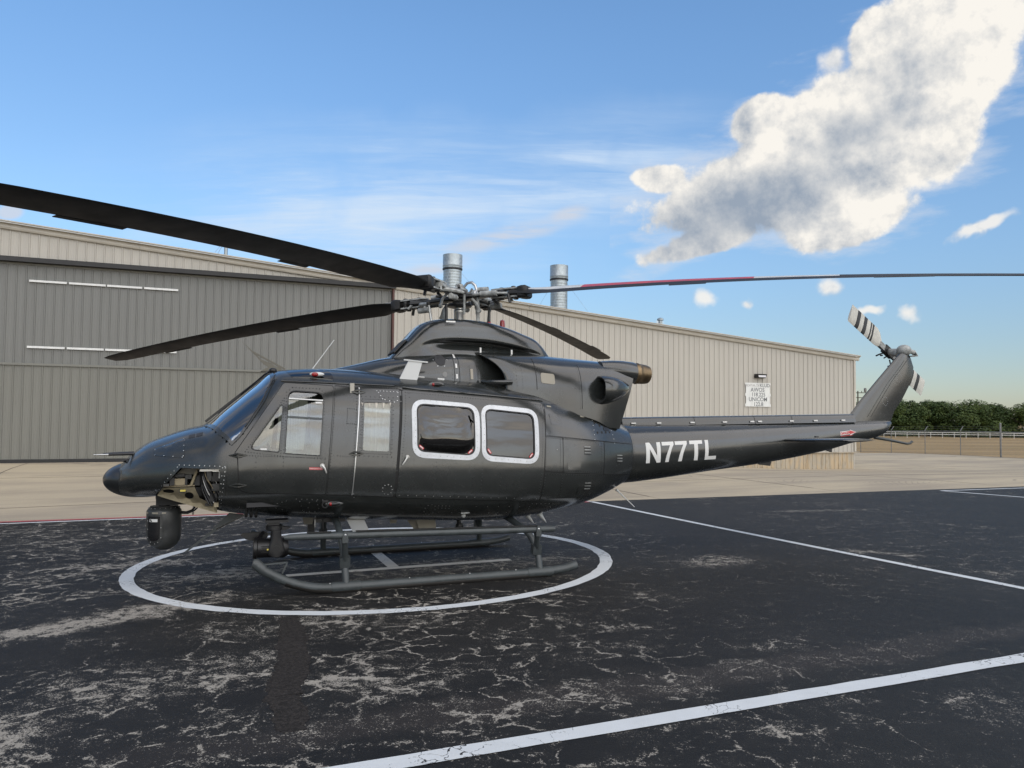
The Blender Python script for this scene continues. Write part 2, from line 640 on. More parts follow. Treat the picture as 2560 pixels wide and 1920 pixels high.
# ------------------------------------------------------------------ ground materials
def asphalt_nodes(k):
    P = k.node('ShaderNodeTexCoord').outputs['Object']
    wv = k.vmath('SCALE', k.vmath('SUBTRACT', k.noise(P, 1.3, 4, 0.6, color=True), (.5, .5, .5)), s=0.55)
    Pw = k.vmath('ADD', P, wv)
    wv2 = k.vmath('SCALE', k.vmath('SUBTRACT', k.noise(P, 7, 3, 0.6, color=True), (.5, .5, .5)), s=0.12)
    Pw2 = k.vmath('ADD', Pw, wv2)
    big = k.noise(P, 0.22, 3, 0.5)
    mid = k.noise(Pw, 0.75, 6, 0.62)
    # crack network of worn sealer: three sizes of broken cells
    brk = k.noise(P, 3.2, 5, 0.70)
    brk2 = k.noise(k.mapping(P, (7, 3, 0)), 1.7, 5, 0.70)
    c1 = k.voronoi(Pw2, 0.95, 'DISTANCE_TO_EDGE')
    c2 = k.voronoi(k.mapping(Pw2, (5.3, 2.1, 0)), 2.3, 'DISTANCE_TO_EDGE')
    c3 = k.voronoi(k.mapping(Pw2, (1.3, 8.1, 0)), 5.2, 'DISTANCE_TO_EDGE')
    l1 = k.math('MULTIPLY', k.ramp(c1, 0.0, 0.034, 1.0, 0.0), k.ramp(brk, 0.38, 0.60, 0.05, 0.75))
    l2 = k.math('MULTIPLY', k.ramp(c2, 0.0, 0.055, 1.0, 0.0), k.ramp(brk2, 0.42, 0.58))
    l3 = k.math('MULTIPLY', k.ramp(c3, 0.0, 0.10, 1.0, 0.0), k.math('MULTIPLY', k.ramp(mid, 0.46, 0.60), k.ramp(brk, 0.46, 0.62)))
    cr = k.math('MAXIMUM', l1, k.math('MAXIMUM', l2, l3))
    # where the coat has worn: most in front of and under the helicopter's nose, less to the right
    sep = k.node('ShaderNodeSeparateXYZ')
    k.l.new(P, sep.inputs[0])
    left = k.ramp(k.math('ADD', sep.outputs['X'], k.math('MULTIPLY', big, 4.0)), 5.5, 0.8, 0.52, 1.0)
    worn = k.math('MULTIPLY', k.ramp(big, 0.34, 0.58, 0.45, 1.05), left)
    pat = k.ramp(k.noise(k.mapping(Pw, rot=(0, 0, R(-20)), scale=(0.55, 1.6, 1)), 1.25, 8, 0.70), 0.50, 0.70)
    spots = None
    for (x, y, rx, ry, rot, w) in ((-4.2, 7.75, 1.9, .42, 47, 1.0), (-3.3, 4.75, .55, .75, 10, 1.0), (2.9, 10.9, .85, .55, 25, .8), (5.4, 11.5, 1.2, .22, -25, .7),
                                   (-1.0, 10.6, 2.2, .7, 19, .62), (-3.6, 10.3, 1.4, .5, 30, .7), (-5.2, 11.0, 1.6, .25, 15, .7), (-1.9, 7.6, 1.7, .8, 20, .42),
                                   (-2.6, 6.1, 1.3, .7, 30, .5), (-1.0, 5.9, .9, .6, 10, .45), (6.9, 17.0, 1.6, .25, 5, .6), (1.6, 8.6, .5, .3, 0, .4), (2.2, 6.7, .35, .2, 0, .5),
                                   (3.2, 5.2, .5, .35, 40, .4), (4.6, 5.6, .4, .3, 10, .4), (-7.0, 13.5, 3, .2, 12, .5), (1.7, 5.0, .3, .2, 0, .4)):
        p = k.mapping(Pw, (x, y, 0), (0, 0, R(rot)), (rx, ry, 1000), 'TEXTURE')
        v = k.math('MULTIPLY', k.ramp(k.vmath('LENGTH', p), 0.25, 1.25, 1.0, 0.0), w)
        spots = v if spots is None else k.math('MAXIMUM', spots, v)
    dens = k.math('ADD', k.math('MULTIPLY', k.math('ADD', k.math('MULTIPLY', cr, 0.78), k.math('MULTIPLY', pat, 0.42)), worn), k.math('MULTIPLY_ADD', spots, 0.62, 0.17), clamp=True)
    dens = k.math('ADD', dens, k.math('MULTIPLY', worn, k.ramp(k.noise(Pw2, 3.0, 5, 0.7), 0.40, 0.66, 0.0, 0.30)))
    dens = k.math('MULTIPLY', dens, k.ramp(k.noise(P, 9, 3, 0.6), 0.3, 0.62, 0.45, 1.08))
    grain = k.noise(P, 62, 3, 0.75)
    grain2 = k.noise(P, 150, 2, 0.6)
    g = k.math('MULTIPLY_ADD', grain2, 0.35, k.math('MULTIPLY', grain, 0.65))
    seal = k.mix(k.ramp(k.noise(Pw, 0.5, 5, 0.6), 0.35, 0.68), (0.0058, 0.0063, 0.0070), (0.0120, 0.0119, 0.0116))
    seal = k.mix(k.ramp(k.noise(k.mapping(P, rot=(0, 0, R(-20)), scale=(.25, 1.1, 1)), 1.0, 5, 0.6), 0.56, 0.75, 0, .5), seal, (0.023, 0.020, 0.0185))
    bd = k.ramp(k.vmath('LENGTH', k.mapping(Pw, (1.5, 5.95, 0), (0, 0, R(21)), (5.5, .30, 1000), 'TEXTURE')), 0.5, 1.1, 1.0, 0.0)
    seal = k.mix(k.math('MULTIPLY', bd, 0.8), seal, (0.024, 0.0205, 0.019))
    dens = k.math('MULTIPLY_ADD', bd, 0.16, dens)
    thr = k.math('MULTIPLY_ADD', dens, -0.30, 0.70)
    speck = k.ramp(k.math('SUBTRACT', g, thr), 0.0, 0.035)
    aggc = k.mix(k.noise(P, 60, 2, 0.5), (0.16, 0.146, 0.125), (0.46, 0.43, 0.375))
    halo = k.mix(k.math('MULTIPLY', dens, 0.45), seal, (0.048, 0.044, 0.039))
    col = k.mix(speck, halo, aggc)
    hgt = k.math('MULTIPLY_ADD', grain2, 0.5, k.math('MULTIPLY', grain, 0.5))
    return P, Pw2, col, speck, hgt, dens, g


def asphalt_mat():
    m = bpy.data.materials.new('asphalt')
    m.use_nodes = True
    k = NT(m.node_tree)
    b = k.n['Principled BSDF']
    P, Pw, col, speck, hgt, dens, g = asphalt_nodes(k)
    k.l.new(col, b.inputs['Base Color'])
    k.l.new(k.ramp(speck, 0, 1, 0.62, 0.9), b.inputs['Roughness'])
    b.inputs['Specular IOR Level'].default_value = 0.25
    k.l.new(k.bump(hgt, 0.55, 0.02), b.inputs['Normal'])
    return m


def paint_mat(name, colr, wear=0.0):
    m = bpy.data.materials.new(name)
    m.use_nodes = True
    k = NT(m.node_tree)
    b = k.n['Principled BSDF']
    P, Pw, col, speck, hgt, dens, g = asphalt_nodes(k)
    cr = k.ramp(k.voronoi(Pw, 8.0, 'DISTANCE_TO_EDGE'), 0.0, 0.05, 1.0, 0.0)
    lose = k.math('ADD', k.math('MULTIPLY', k.math('MULTIPLY', cr, k.ramp(k.noise(P, 1.5, 3, .5), .4, .6)), 0.34), wear + 0.02)
    lose = k.math('ADD', lose, k.math('MULTIPLY', k.ramp(k.noise(P, 2.3, 5, 0.65), 0.56, 0.72), 0.16))
    gone = k.ramp(k.math('ADD', g, lose), 0.74, 0.79)
    pc = k.mix(k.noise(P, 5, 5, 0.6), [c * 0.80 for c in colr], colr)
    k.l.new(k.mix(gone, pc, col), b.inputs['Base Color'])
    b.inputs['Roughness'].default_value = 0.7
    k.l.new(k.bump(hgt, 0.4, 0.01), b.inputs['Normal'])
    return m


def concrete_mat():
    m = bpy.data.materials.new('concrete')
    m.use_nodes = True
    k = NT(m.node_tree)
    b = k.n['Principled BSDF']
    P = k.node('ShaderNodeTexCoord').outputs['Object']
    n1 = k.noise(k.mapping(P, rot=(0, 0, R(-18)), scale=(0.22, 1, 1)), 0.8, 8, 0.62)
    n2 = k.noise(P, 0.12, 4, 0.5)
    col = k.mix(k.ramp(n2, 0.35, 0.65), (0.40, 0.342, 0.255), (0.485, 0.412, 0.292))
    col = k.mix(k.ramp(n1, 0.42, 0.64, 0, 0.75), col, (0.31, 0.267, 0.207))
    col = k.mix(k.ramp(k.noise(k.mapping(P, (3, 0, 0), rot=(0, 0, R(-25)), scale=(0.1, 1.3, 1)), 1.1, 6, 0.6), 0.60, 0.72, 0, 0.5), col, (0.55, 0.465, 0.315))
    # curved tyre marks
    ring = k.vmath('LENGTH', k.mapping(P, (16, 30, 0), (0, 0, 0), (1, 1, 0.001), 'TEXTURE'))
    wav = k.math('SINE', k.math('MULTIPLY_ADD', ring, 3.3, k.math('MULTIPLY', k.noise(P, 0.3, 3, .5), 7.0)))
    col = k.mix(k.math('MULTIPLY', k.ramp(wav, 0.86, 0.99), k.ramp(k.noise(P, 0.25, 3, 0.5), 0.42, 0.60, 0, 0.55)), col, (0.14, 0.125, 0.11))
    col = k.mix(k.ramp(k.noise(P, 30, 3, 0.6), 0.3, 0.7, 0, 0.25), col, (0.27, 0.235, 0.19))
    k.l.new(col, b.inputs['Base Color'])
    b.inputs['Roughness'].default_value = 0.9
    b.inputs['Specular IOR Level'].default_value = 0.2
    k.l.new(k.bump(k.noise(P, 45, 4, 0.6), 0.3, 0.01), b.inputs['Normal'])
    return m


def grass_mat():
    m = bpy.data.materials.new('dry_grass')
    m.use_nodes = True
    k = NT(m.node_tree)
    b = k.n['Principled BSDF']
    P = k.node('ShaderNodeTexCoord').outputs['Object']
    n1 = k.noise(k.mapping(P, rot=(0, 0, R(-10)), scale=(0.25, 1.0, 1)), 0.12, 6, 0.6)
    n2 = k.noise(P, 2.5, 5, 0.65)
    col = k.mix(k.ramp(n1, 0.4, 0.62), (0.30, 0.215, 0.115), (0.41, 0.295, 0.155))
    col = k.mix(k.ramp(n2, 0.35, 0.75, 0, 0.4), col, (0.23, 0.17, 0.085))
    col = k.mix(k.ramp(k.noise(P, 0.05, 4, 0.5), 0.56, 0.7, 0, 0.3), col, (0.17, 0.16, 0.07))
    k.l.new(col, b.inputs['Base Color'])
    b.inputs['Roughness'].default_value = 0.95
    b.inputs['Specular IOR Level'].default_value = 0.1
    k.l.new(k.bump(n2, 0.6, 0.15), b.inputs['Normal'])
    return m


def siding_mat(name, col, dirt=0.12, stain=None, rough=0.45):
    m = bpy.data.materials.new(name)
    m.use_nodes = True
    k = NT(m.node_tree)
    b = k.n['Principled BSDF']
    P = k.node('ShaderNodeTexCoord').outputs['Object']
    streak = k.noise(k.mapping(P, scale=(6, 6, 0.22)), 1.0, 5, 0.6)
    big = k.noise(P, 0.35, 3, 0.5)
    c = k.mix(k.ramp(streak, 0.42, 0.75, 0, dirt * 3), col, [x * 0.72 for x in col])
    c = k.mix(k.ramp(big, 0.4, 0.65, 0, 0.35), c, [x * 1.07 for x in col])
    oi = k.node('ShaderNodeObjectInfo').outputs['Random']
    c = k.mix(k.ramp(oi, 0, 1, 0, 0.5, smooth=False), c, [x * 0.90 for x in col])
    if stain:
        st = k.noise(k.mapping(P, scale=(3.0, 3.0, 0.7)), 1.4, 7, 0.65)
        c = k.mix(k.ramp(st, 0.42, 0.60), c, stain)
        c = k.mix(k.ramp(k.noise(k.mapping(P, (4, 1, 2), scale=(2.2, 2.2, 0.5)), 1.6, 7, 0.65), 0.5, 0.7), c, [x * 0.62 for x in stain])
    k.l.new(c, b.inputs['Base Color'])
    b.inputs['Roughness'].default_value = rough
    b.inputs['Specular IOR Level'].default_value = 0.35
    return m


ASPHALT = asphalt_mat()
PAINTW = paint_mat('white_road_paint', (0.66, 0.69, 0.70))
PAINTW2 = paint_mat('lightened_road_paint', (0.80, 0.76, 0.68), -0.03)  # colour lightened and warmed to offset the helicopter's shade on the letter
PAINTR = paint_mat('red_road_paint', (0.42, 0.08, 0.09), 0.03)
CONC = concrete_mat()
GRASS = grass_mat()
SIDING = siding_mat('tan_siding', (0.450, 0.428, 0.382))
SIDING_DOOR_UP = siding_mat('grey_door_siding', (0.178, 0.181, 0.172))
SIDING_DOOR_LO = siding_mat('grey_door_siding_lower', (0.186, 0.186, 0.166))
SIDING_LOW = siding_mat('mud_stained_siding', (0.40, 0.36, 0.29), 0.1, (0.47, 0.37, 0.245), 0.8)
TRIM = pmat('trim_tan', (0.47, 0.44, 0.38), 0.5, var=(1.2, 0.06, .4, .6))
BLACKM = pmat('black_metal', (0.012, 0.012, 0.013), 0.5, var=(8, 0.2, .4, .6))
REDTRIM = pmat('red_oxide_trim', (0.085, 0.036, 0.030), 0.6, var=(3, 0.2, .4, .6))
WHITEP = pmat('white_plain', (0.66, 0.67, 0.66), 0.45, var=(6, 0.05, .4, .6))
GALV = pmat('galvanised_steel', (0.34, 0.38, 0.395), 0.42, 0.65, var=(7, 0.14, .35, .65))
GALV_FENCE = pmat('galvanised_fence', (0.20, 0.20, 0.195), 0.55, 0.3, var=(5, 0.15, .4, .6))
ROOFM = pmat('metal_roof', (0.42, 0.42, 0.40), 0.45, 0.3)
CONCRETE_BLOCK = pmat('foundation_concrete', (0.33, 0.29, 0.23), 0.9, var=(4, 0.15, .4, .6))

# ------------------------------------------------------------------ ground shape
PA, PB, PC = 0.0175867, -0.0124300, -0.000445      # the pad slopes gently


def pad_z(x, y):
    return PA * x + PB * y + PC


E0, E1 = Vector((-10.67, 16.18)), Vector((15.21, 22.91))       # far edge of the asphalt
ED = (E1 - E0).normalized()
EN = Vector((-ED.y, ED.x))
HB = Vector((-18.276, 27.6))                                   # hangar front corner reference
HD = Vector((0.9271, 0.3748))
HN = Vector((-HD.y, HD.x))


def ground_z(x, y):
    p = Vector((x, y))
    e = (p - E0).dot(EN)
    zp = pad_z(min(max(x, -40), 40), min(max(y, -25), 24))
    if e <= 0:
        return zp
    foot = p - EN * e
    zp = pad_z(min(max(foot.x, -40), 40), min(max(foot.y, -25), 26))
    s = (p - HB).dot(HD)
    tgt = 0.05 - 0.87 * smoothstep(17, 39, s)
    run = 10.5 + 9 * smoothstep(-5, 30, s)
    z = zp + (tgt - zp) * smoothstep(0, run, e)
    far = y
    if far > 58:
        z += -0.35 * smoothstep(58, 80, far) - 0.28 * smoothstep(80, 150, far)
    return z


def sheet(name, xs, ys, zf, mat, keep=None):
    vs = [(x, y, zf(x, y)) for y in ys for x in xs]
    n = len(xs)
    fs = []
    for j in range(len(ys) - 1):
        for i in range(n - 1):
            if keep is None or keep((xs[i] + xs[i + 1]) / 2, (ys[j] + ys[j + 1]) / 2):
                a = j * n + i
                fs.append((a, a + 1, a + n + 1, a + n))
    mb = MB()
    mb.add(vs, fs)
    return mb.build(name, mat, None, 179, fix=False)


def spaced(lo, hi, core_lo, core_hi, step):
    out = []
    v = core_lo
    while v <= core_hi:
        out.append(v)
        v += step
    s = step
    v = core_lo
    while v > lo:
        s *= 1.35
        v = max(lo, v - s)
        out.insert(0, v)
    s = step
    v = out[-1]
    while v < hi:
        s *= 1.35
        v = min(hi, v + s)
        out.append(v)
    return out


GX = spaced(-2500, 2500, -40, 90, 4)
GY = spaced(-2500, 2500, -25, 90, 4)
tag(sheet('ground', GX, GY, lambda x, y: ground_z(x, y) - 0.10 - (0.0 if (Vector((x, y)) - E0).dot(EN) > 0 else 0.15), GRASS), kind='structure')

# asphalt pad: one plane, bounded by the far edge line
mb = MB()
far_l, far_r = E0 - ED * 45, E1 + ED * 45
pts = [(far_l.x, far_l.y), (far_l.x, -40), (far_r.x, -40), (far_r.x, far_r.y)]
mb.add([(x, y, pad_z(x, y)) for x, y in pts], [(0, 1, 2, 3)])
asphalt = tag(mb.build('asphalt_pad', ASPHALT, None, fix=False), kind='structure')


def strip(name, a, b, w, mat, lift=0.004, seg=24, jit=0.0, seed=1, curve=0.0):
    rnd = random.Random(seed)
    a, b = Vector(a), Vector(b)
    d = (b - a).normalized()
    nn = Vector((-d.y, d.x))
    vs = []
    for i in range(seg + 1):
        t = i / seg
        q = a.lerp(b, t) + nn * curve * math.sin(PI * t)
        for s in (-1, 1):
            r = q + nn * s * (w / 2 + rnd.uniform(-jit, jit))
            vs.append((r.x, r.y, pad_z(r.x, r.y) + lift))
    fs = [(2 * i, 2 * i + 2, 2 * i + 3, 2 * i + 1) for i in range(seg)]
    mb = MB()
    mb.add(vs, fs)
    return mb.build(name, mat, asphalt, fix=False)


# markings
mb = MB()
CX, CY, RO, RI = -1.919, 11.319, 3.378, 3.205
vs, fs = [], []
NR = 160
rr = random.Random(5)
for i in range(NR):
    a = 2 * PI * i / NR
    for r in (RI, RO):
        r2 = r + rr.uniform(-0.008, 0.008)
        x, y = CX + r2 * math.cos(a), CY + r2 * math.sin(a)
        vs.append((x, y, pad_z(x, y) + 0.004))
for i in range(NR):
    j = (i + 1) % NR
    fs.append((2 * i, 2 * i + 1, 2 * j + 1, 2 * j))
mb.add(vs, fs)
mb.build('painted_circle', PAINTW, asphalt, fix=False)
mb = MB()


def flatbar(mb, a, b, w, lift):
    a, b = Vector(a), Vector(b)
    d = (b - a).normalized()
    nn = Vector((-d.y, d.x)) * (w / 2)
    q = [a - nn, b - nn, b + nn, a + nn]
    mb.add([(p.x, p.y, pad_z(p.x, p.y) + lift) for p in q], [(0, 1, 2, 3)])


flatbar(mb, (-2.90, 10.05), (0.0, 11.12), 0.16, 0.004)
flatbar(mb, (-3.44, 11.62), (-0.58, 12.76), 0.16, 0.004)
flatbar(mb, (-2.13, 12.04), (-1.60, 10.62), 0.16, 0.0043)
mb.build('painted_letter', PAINTW2, asphalt, fix=False)
LA, LB = Vector((-0.78, 4.425)), Vector((4.185, 6.341))
LDIR = (LB - LA).normalized()
LINE_A, LINE_B = tuple(LA - LDIR * 7), tuple(LB + LDIR * 3.2)
strip('painted_line', LINE_A, LINE_B, 0.165, PAINTW, jit=0.006, seed=2, seg=60)
strip('painted_line', (2.02, 19.36), (6.62, 7.15), 0.125, PAINTW, jit=0.003, seed=3, seg=50, curve=-0.05)
strip('painted_line', (-30.0, 10.0), (2.0, 19.45), 0.12, PAINTW, jit=0.004, seed=4, seg=60)
strip('painted_line', (12.05, 21.64), (30.0, 26.2), 0.12, PAINTW, jit=0.004, seed=6)
strip('painted_line', (12.05, 21.64), (17.0, 11.2), 0.12, PAINTW, jit=0.004, seed=7)
strip('painted_line', tuple(E0 - ED * 30 - EN * 0.14), tuple(E0 + ED * 13 - EN * 0.12), 0.2, PAINTR, jit=0.02, seed=8, seg=90)

# strips where the surface was patched with a different coat
REPAIR = pmat('patched_asphalt', (0.031, 0.0275, 0.0255), 0.9, spec=0.2, bump=(70, 0.9, 0.03), var=(38, 0.42, .35, .65))


def ribbon(name, pts, w, mat, lift, seed):
    rnd = random.Random(seed)
    fs = []
    n = 140
    L = []
    for i in range(n + 1):
        t = i / n * (len(pts) - 1)
        j = min(int(t), len(pts) - 2)
        u = t - j
        u = u * u * (3 - 2 * u)
        q = Vector(pts[j]).lerp(Vector(pts[j + 1]), u)
        L.append(q)
    vs = []
    for i in range(n + 1):
        d = (L[min(i + 1, n)] - L[max(i - 1, 0)]).normalized()
        nn = Vector((-d.y, d.x))
        ww = w * (0.35 + 0.65 * math.sin(PI * min(max(i / n, 0.03), 0.97)) ** 0.35)
        for s in (-1, 1):
            r = L[i] + nn * s * (ww / 2 + 0.014 * math.sin(i * .31 + s) + 0.008 * math.sin(i * .83 + 2 * s) + rnd.uniform(-0.010, 0.010))
            vs.append((r.x, r.y, pad_z(r.x, r.y) + lift))
    fs = [(2 * i, 2 * i + 2, 2 * i + 3, 2 * i + 1) for i in range(n)]
    mb = MB()
    mb.add(vs, fs)
    return mb.build(name, mat, asphalt, fix=False)


ribbon('repair_strip', [(-2.25, 7.9), (-2.0, 7.2), (-1.75, 6.3), (-1.62, 5.6), (-1.35, 4.95)], 0.27, REPAIR, 0.0022, 4)

# concrete apron: slabs laid between the asphalt edge and the hangar
apron = empty('concrete_apron', (HB.x, HB.y, 0), math.atan2(HD.y, HD.x))
tag(apron, kind='structure')
SL = 5.6
for i in range(-4, 16):
    for j in range(-4, 8):
        s0, t0 = i * SL + 0.9, -j * SL - SL + 0.0
        if j < 0 and s0 < 34.5:
            continue
        cx = HB + HD * (s0 + SL / 2) + HN * (t0 + SL / 2)
        e = (cx - E0).dot(EN)
        if e < -SL * 0.9 or cx.y > 66 or (j < 0 and cx.x > 42 + (66 - cx.y) * 0.2):
            continue
        if j < 0 and (cx.x - 31.5) > (71 - cx.y) * 0.34 - 1.0:
            continue
        g = 0.012
        n = 6
        vs, fs = [], []
        for b in range(n + 1):
            for a in range(n + 1):
                s, t = s0 + g + (SL - 2 * g) * a / n, t0 + g + (SL - 2 * g) * b / n
                w = HB + HD * s + HN * t
                vs.append((s, t, ground_z(w.x, w.y) - (0.012 if (w - E0).dot(EN) < 0.02 else 0.0) - 0.012 * (1 - smoothstep(-0.2, 0.6, (w - E0).dot(EN)))))
        for b in range(n):
            for a in range(n):
                q = b * (n + 1) + a
                fs.append((q, q + 1, q + n + 2, q + n + 1))
        m = len(vs)
        rim = [a for a in range(n + 1)] + [(n + 1) * b + n for b in range(1, n + 1)] + [(n + 1) * n + a for a in range(n - 1, -1, -1)] + [(n + 1) * b for b in range(n - 1, 0, -1)]
        vs += [(vs[q][0], vs[q][1], vs[q][2] - 0.09) for q in rim]
        for q in range(len(rim)):
            r = (q + 1) % len(rim)
            fs.append((rim[q], m + q, m + r, rim[r]))
        mb = MB()
        mb.add(vs, fs)
        mb.build('concrete_slab', CONC, apron, fix=False)

# dark sealed joints between the slabs
JOINT = pmat('joint_sealant', (0.060, 0.052, 0.045), 0.85, var=(3, 0.3, .35, .65))


def joint(p, q):
    n = max(2, int((q - p).length / 1.2))
    vs, fs = [], []
    d = (q - p).normalized()
    nn = Vector((-d.y, d.x)) * 0.016
    last = None
    for i in range(n + 1):
        c = p.lerp(q, i / n)
        w = HB + HD * c.x + HN * c.y
        if (w - E0).dot(EN) < 0.35:
            last = None
            continue
        z = ground_z(w.x, w.y) + 0.004
        b = len(vs)
        vs += [(c.x - nn.x, c.y - nn.y, z), (c.x + nn.x, c.y + nn.y, z)]
        if last is not None:
            fs.append((last, b, b + 1, last + 1))
        last = b
    if fs:
        mb = MB()
        mb.add(vs, fs)
        mb.build('joint_seal', JOINT, apron, fix=False)


for i in range(-3, 15):
    joint(Vector((i * SL + 0.9, -22.0)), Vector((i * SL + 0.9, -0.3)))
for j in range(1, 5):
    joint(Vector((-16.0, -j * SL)), Vector((62.0, -j * SL)))

# ------------------------------------------------------------------ hangar
hangar = empty('hangar', (HB.x, HB.y, 0), math.atan2(HD.y, HD.x))
tag(hangar, 'long tan ribbed metal hangar with big grey ribbed door behind the helicopter', 'hangar')
S_L, S_R = -46.0, 40.2
RIDGE = -3.0


def rake(s):
    return 8.95 - 0.0820 * (s - RIDGE) * (1 if s > RIDGE else -1) + 0.0


def rib_profile(w=0.9144, n=3, hgt=0.034):
    """outline (s, depth) of a ribbed sheet, ribs towards the viewer"""
    p = w / n
    out = []
    for i in range(n):
        x = i * p
        out += [(x, 0.0), (x + 0.018, hgt), (x + 0.046, hgt), (x + 0.064, 0.0), (x + 0.128, 0.0), (x + 0.138, 0.006), (x + 0.158, 0.006), (x + 0.168, 0.0),
                (x + 0.216, 0.0), (x + 0.226, 0.006), (x + 0.246, 0.006), (x + 0.256, 0.0)]
    out.append((w, 0.0))
    return out


PROF = rib_profile()


def sheet_panel(name, s0, zb, zt, mat, parent, y0=0.0, s_end=None):
    """one ribbed sheet; zb and zt give bottom and top height at a position"""
    vs, fs = [], []
    prof = [(s0 + a, d) for a, d in PROF if s_end is None or s0 + a <= s_end + 1e-6]
    if s_end is not None and prof[-1][0] < s_end - 1e-4:
        prof.append((s_end, 0.0))
    for (s, d) in prof:
        vs.append((s, y0 - d, zb(s)))
        vs.append((s, y0 - d, zt(s)))
    for i in range(len(prof) - 1):
        fs.append((2 * i, 2 * i + 2, 2 * i + 3, 2 * i + 1))
    mb = MB()
    mb.add(vs, fs)
    return mb.build(name, mat, parent, fix=False)


def const(v):
    return lambda s: v


DOOR_L, DOOR_R, DOOR_T = -22.0, 14.2, 7.33
wall_e = empty('front_wall', parent=hangar)
s = S_L
while s < S_R - 0.05:
    e = min(s + 0.9144, S_R)
    if s < DOOR_R and e > DOOR_L:
        if e > DOOR_R:     # the sheet beside the door jamb
            sheet_panel('wall_panel', DOOR_R, const(0.1), lambda q: rake(q) - 0.1, SIDING, wall_e, 0.0, e)
            sheet_panel('wall_panel', s, const(DOOR_T + 0.17), lambda q: rake(q) - 0.1, SIDING, wall_e, 0.0, DOOR_R)
        else:
            sheet_panel('wall_panel', s, const(DOOR_T + 0.17), lambda q: rake(q) - 0.1, SIDING, wall_e, 0.0, e)
    else:
        sheet_panel('wall_panel', s, const(0.1), lambda q: rake(q) - 0.1, SIDING, wall_e, 0.0, e)
        if e > 22:
            sheet_panel('lower_wall_panel', s, const(-1.15), const(0.10), SIDING_LOW, wall_e, 0.03, e)
    s += 0.9144


def zwall(s):
    return rake(s)


# solid carcass behind the sheets, side wall and roof
mb = MB()
D = 38.0
for (a, b) in ((S_L, RIDGE), (RIDGE, S_R)):
    mb.add([(a, -0.28, rake(a) + 0.0), (b, -0.28, rake(b)), (b, D, rake(b)), (a, D, rake(a)),
            (a, -0.28, rake(a) - 0.03), (b, -0.28, rake(b) - 0.03), (b, D, rake(b) - 0.03), (a, D, rake(a) - 0.03)],
           [(0, 1, 2, 3), (7, 6, 5, 4), (0, 4, 5, 1), (2, 6, 7, 3)])
mb.build('roof', ROOFM, hangar)
mb = MB()
prof = []
for i in range(40):
    pass
mb.box((S_R - 0.02, D / 2 + 0.02, 2.1), (0.04, D, 6.5))
mb.build('side_wall', SIDING, hangar)
mb = MB()
mb.box((S_L + 0.02, D / 2 + 0.02, 2.1), (0.04, D, 6.5))
mb.build('side_wall', SIDING, hangar)
mb = MB()
mb.box((0, D, 2.6), (S_R - S_L, 0.06, 7.4))
mb.build('rear_wall', SIDING, hangar)
# rake trim: gutter shaped, in lengths
xs = [S_L - 0.2, -34, -22, -10, RIDGE, 4.3, 12.4, 20.5, 28.6, S_R + 0.28]
for a, b in zip(xs[:-1], xs[1:]):
    prof = [(0.0, -0.22), (-0.10, -0.22), (-0.13, -0.16), (-0.13, -0.06), (-0.20, 0.0), (-0.26, 0.03), (-0.26, 0.07), (0.0, 0.09)]
    rings = []
    for q in (a + 0.006, b - 0.006):
        rings.append([(q, y, rake(q) + z) for y, z in prof])
    m = MB()
    m.loft(rings, True, True, True)
    m.build('roof_trim', TRIM, hangar)
m = MB()
m.box((S_R, -0.02, 2.75), (0.12, 0.1, 5.2))
m.build('corner_trim', TRIM, hangar)
m = MB()
m.box((S_R - 8.2, 0.02, 0.1), (17.0, 0.16, 0.05))
m.build('base_trim', CONCRETE_BLOCK, hangar)
# the door: two leaves of ribbed sheets in a black track
door = empty('hangar_door', parent=hangar)
s = DOOR_L
YD = 0.10
while s < DOOR_R - 0.05:
    e = min(s + 0.9144, DOOR_R - 0.09)
    sheet_panel('upper_door_panel', s, const(3.66), const(DOOR_T - 0.02), SIDING_DOOR_UP, door, YD, e)
    sheet_panel('lower_door_panel', s, const(0.17), const(3.60), SIDING_DOOR_LO, door, YD, e)
    s += 0.9144
m = MB()
m.box(((DOOR_L + DOOR_R) / 2, YD - 0.02, 3.63), (DOOR_R - DOOR_L - 0.1, 0.09, 0.08))
m.build('middle_rail', SIDING_DOOR_LO, door)
m = MB()
m.box(((DOOR_L + DOOR_R) / 2, YD - 0.01, DOOR_T - 0.04), (DOOR_R - DOOR_L - 0.1, 0.06, 0.07))
m.build('top_rail', SIDING_DOOR_LO, door)
m = MB()
m.box(((DOOR_L + DOOR_R) / 2, YD + 0.0, 0.11), (DOOR_R - DOOR_L - 0.1, 0.10, 0.13))
m.build('rubber_seal', BLACKM, door)
m = MB()
m.box(((DOOR_L + DOOR_R) / 2, -0.05, DOOR_T + 0.085), (DOOR_R - DOOR_L + 0.1, 0.28, 0.17))
m.build('door_track', BLACKM, hangar)
m = MB()
m.box((DOOR_R - 0.04, 0.02, (DOOR_T + 0.05) / 2 + 0.0), (0.07, 0.2, DOOR_T - 0.0))
m.build('door_jamb', REDTRIM, hangar)
for z in (6.68, 4.26):
    for a, b in ((0.69, 1.89), (1.96, 3.17), (3.22, 4.41), (4.48, 5.68)):
        m = MB()
        m.box(((a + b) / 2, YD - 0.06, z), (b - a, 0.05, 0.075))
        m.build('white_strip', WHITEP, door)

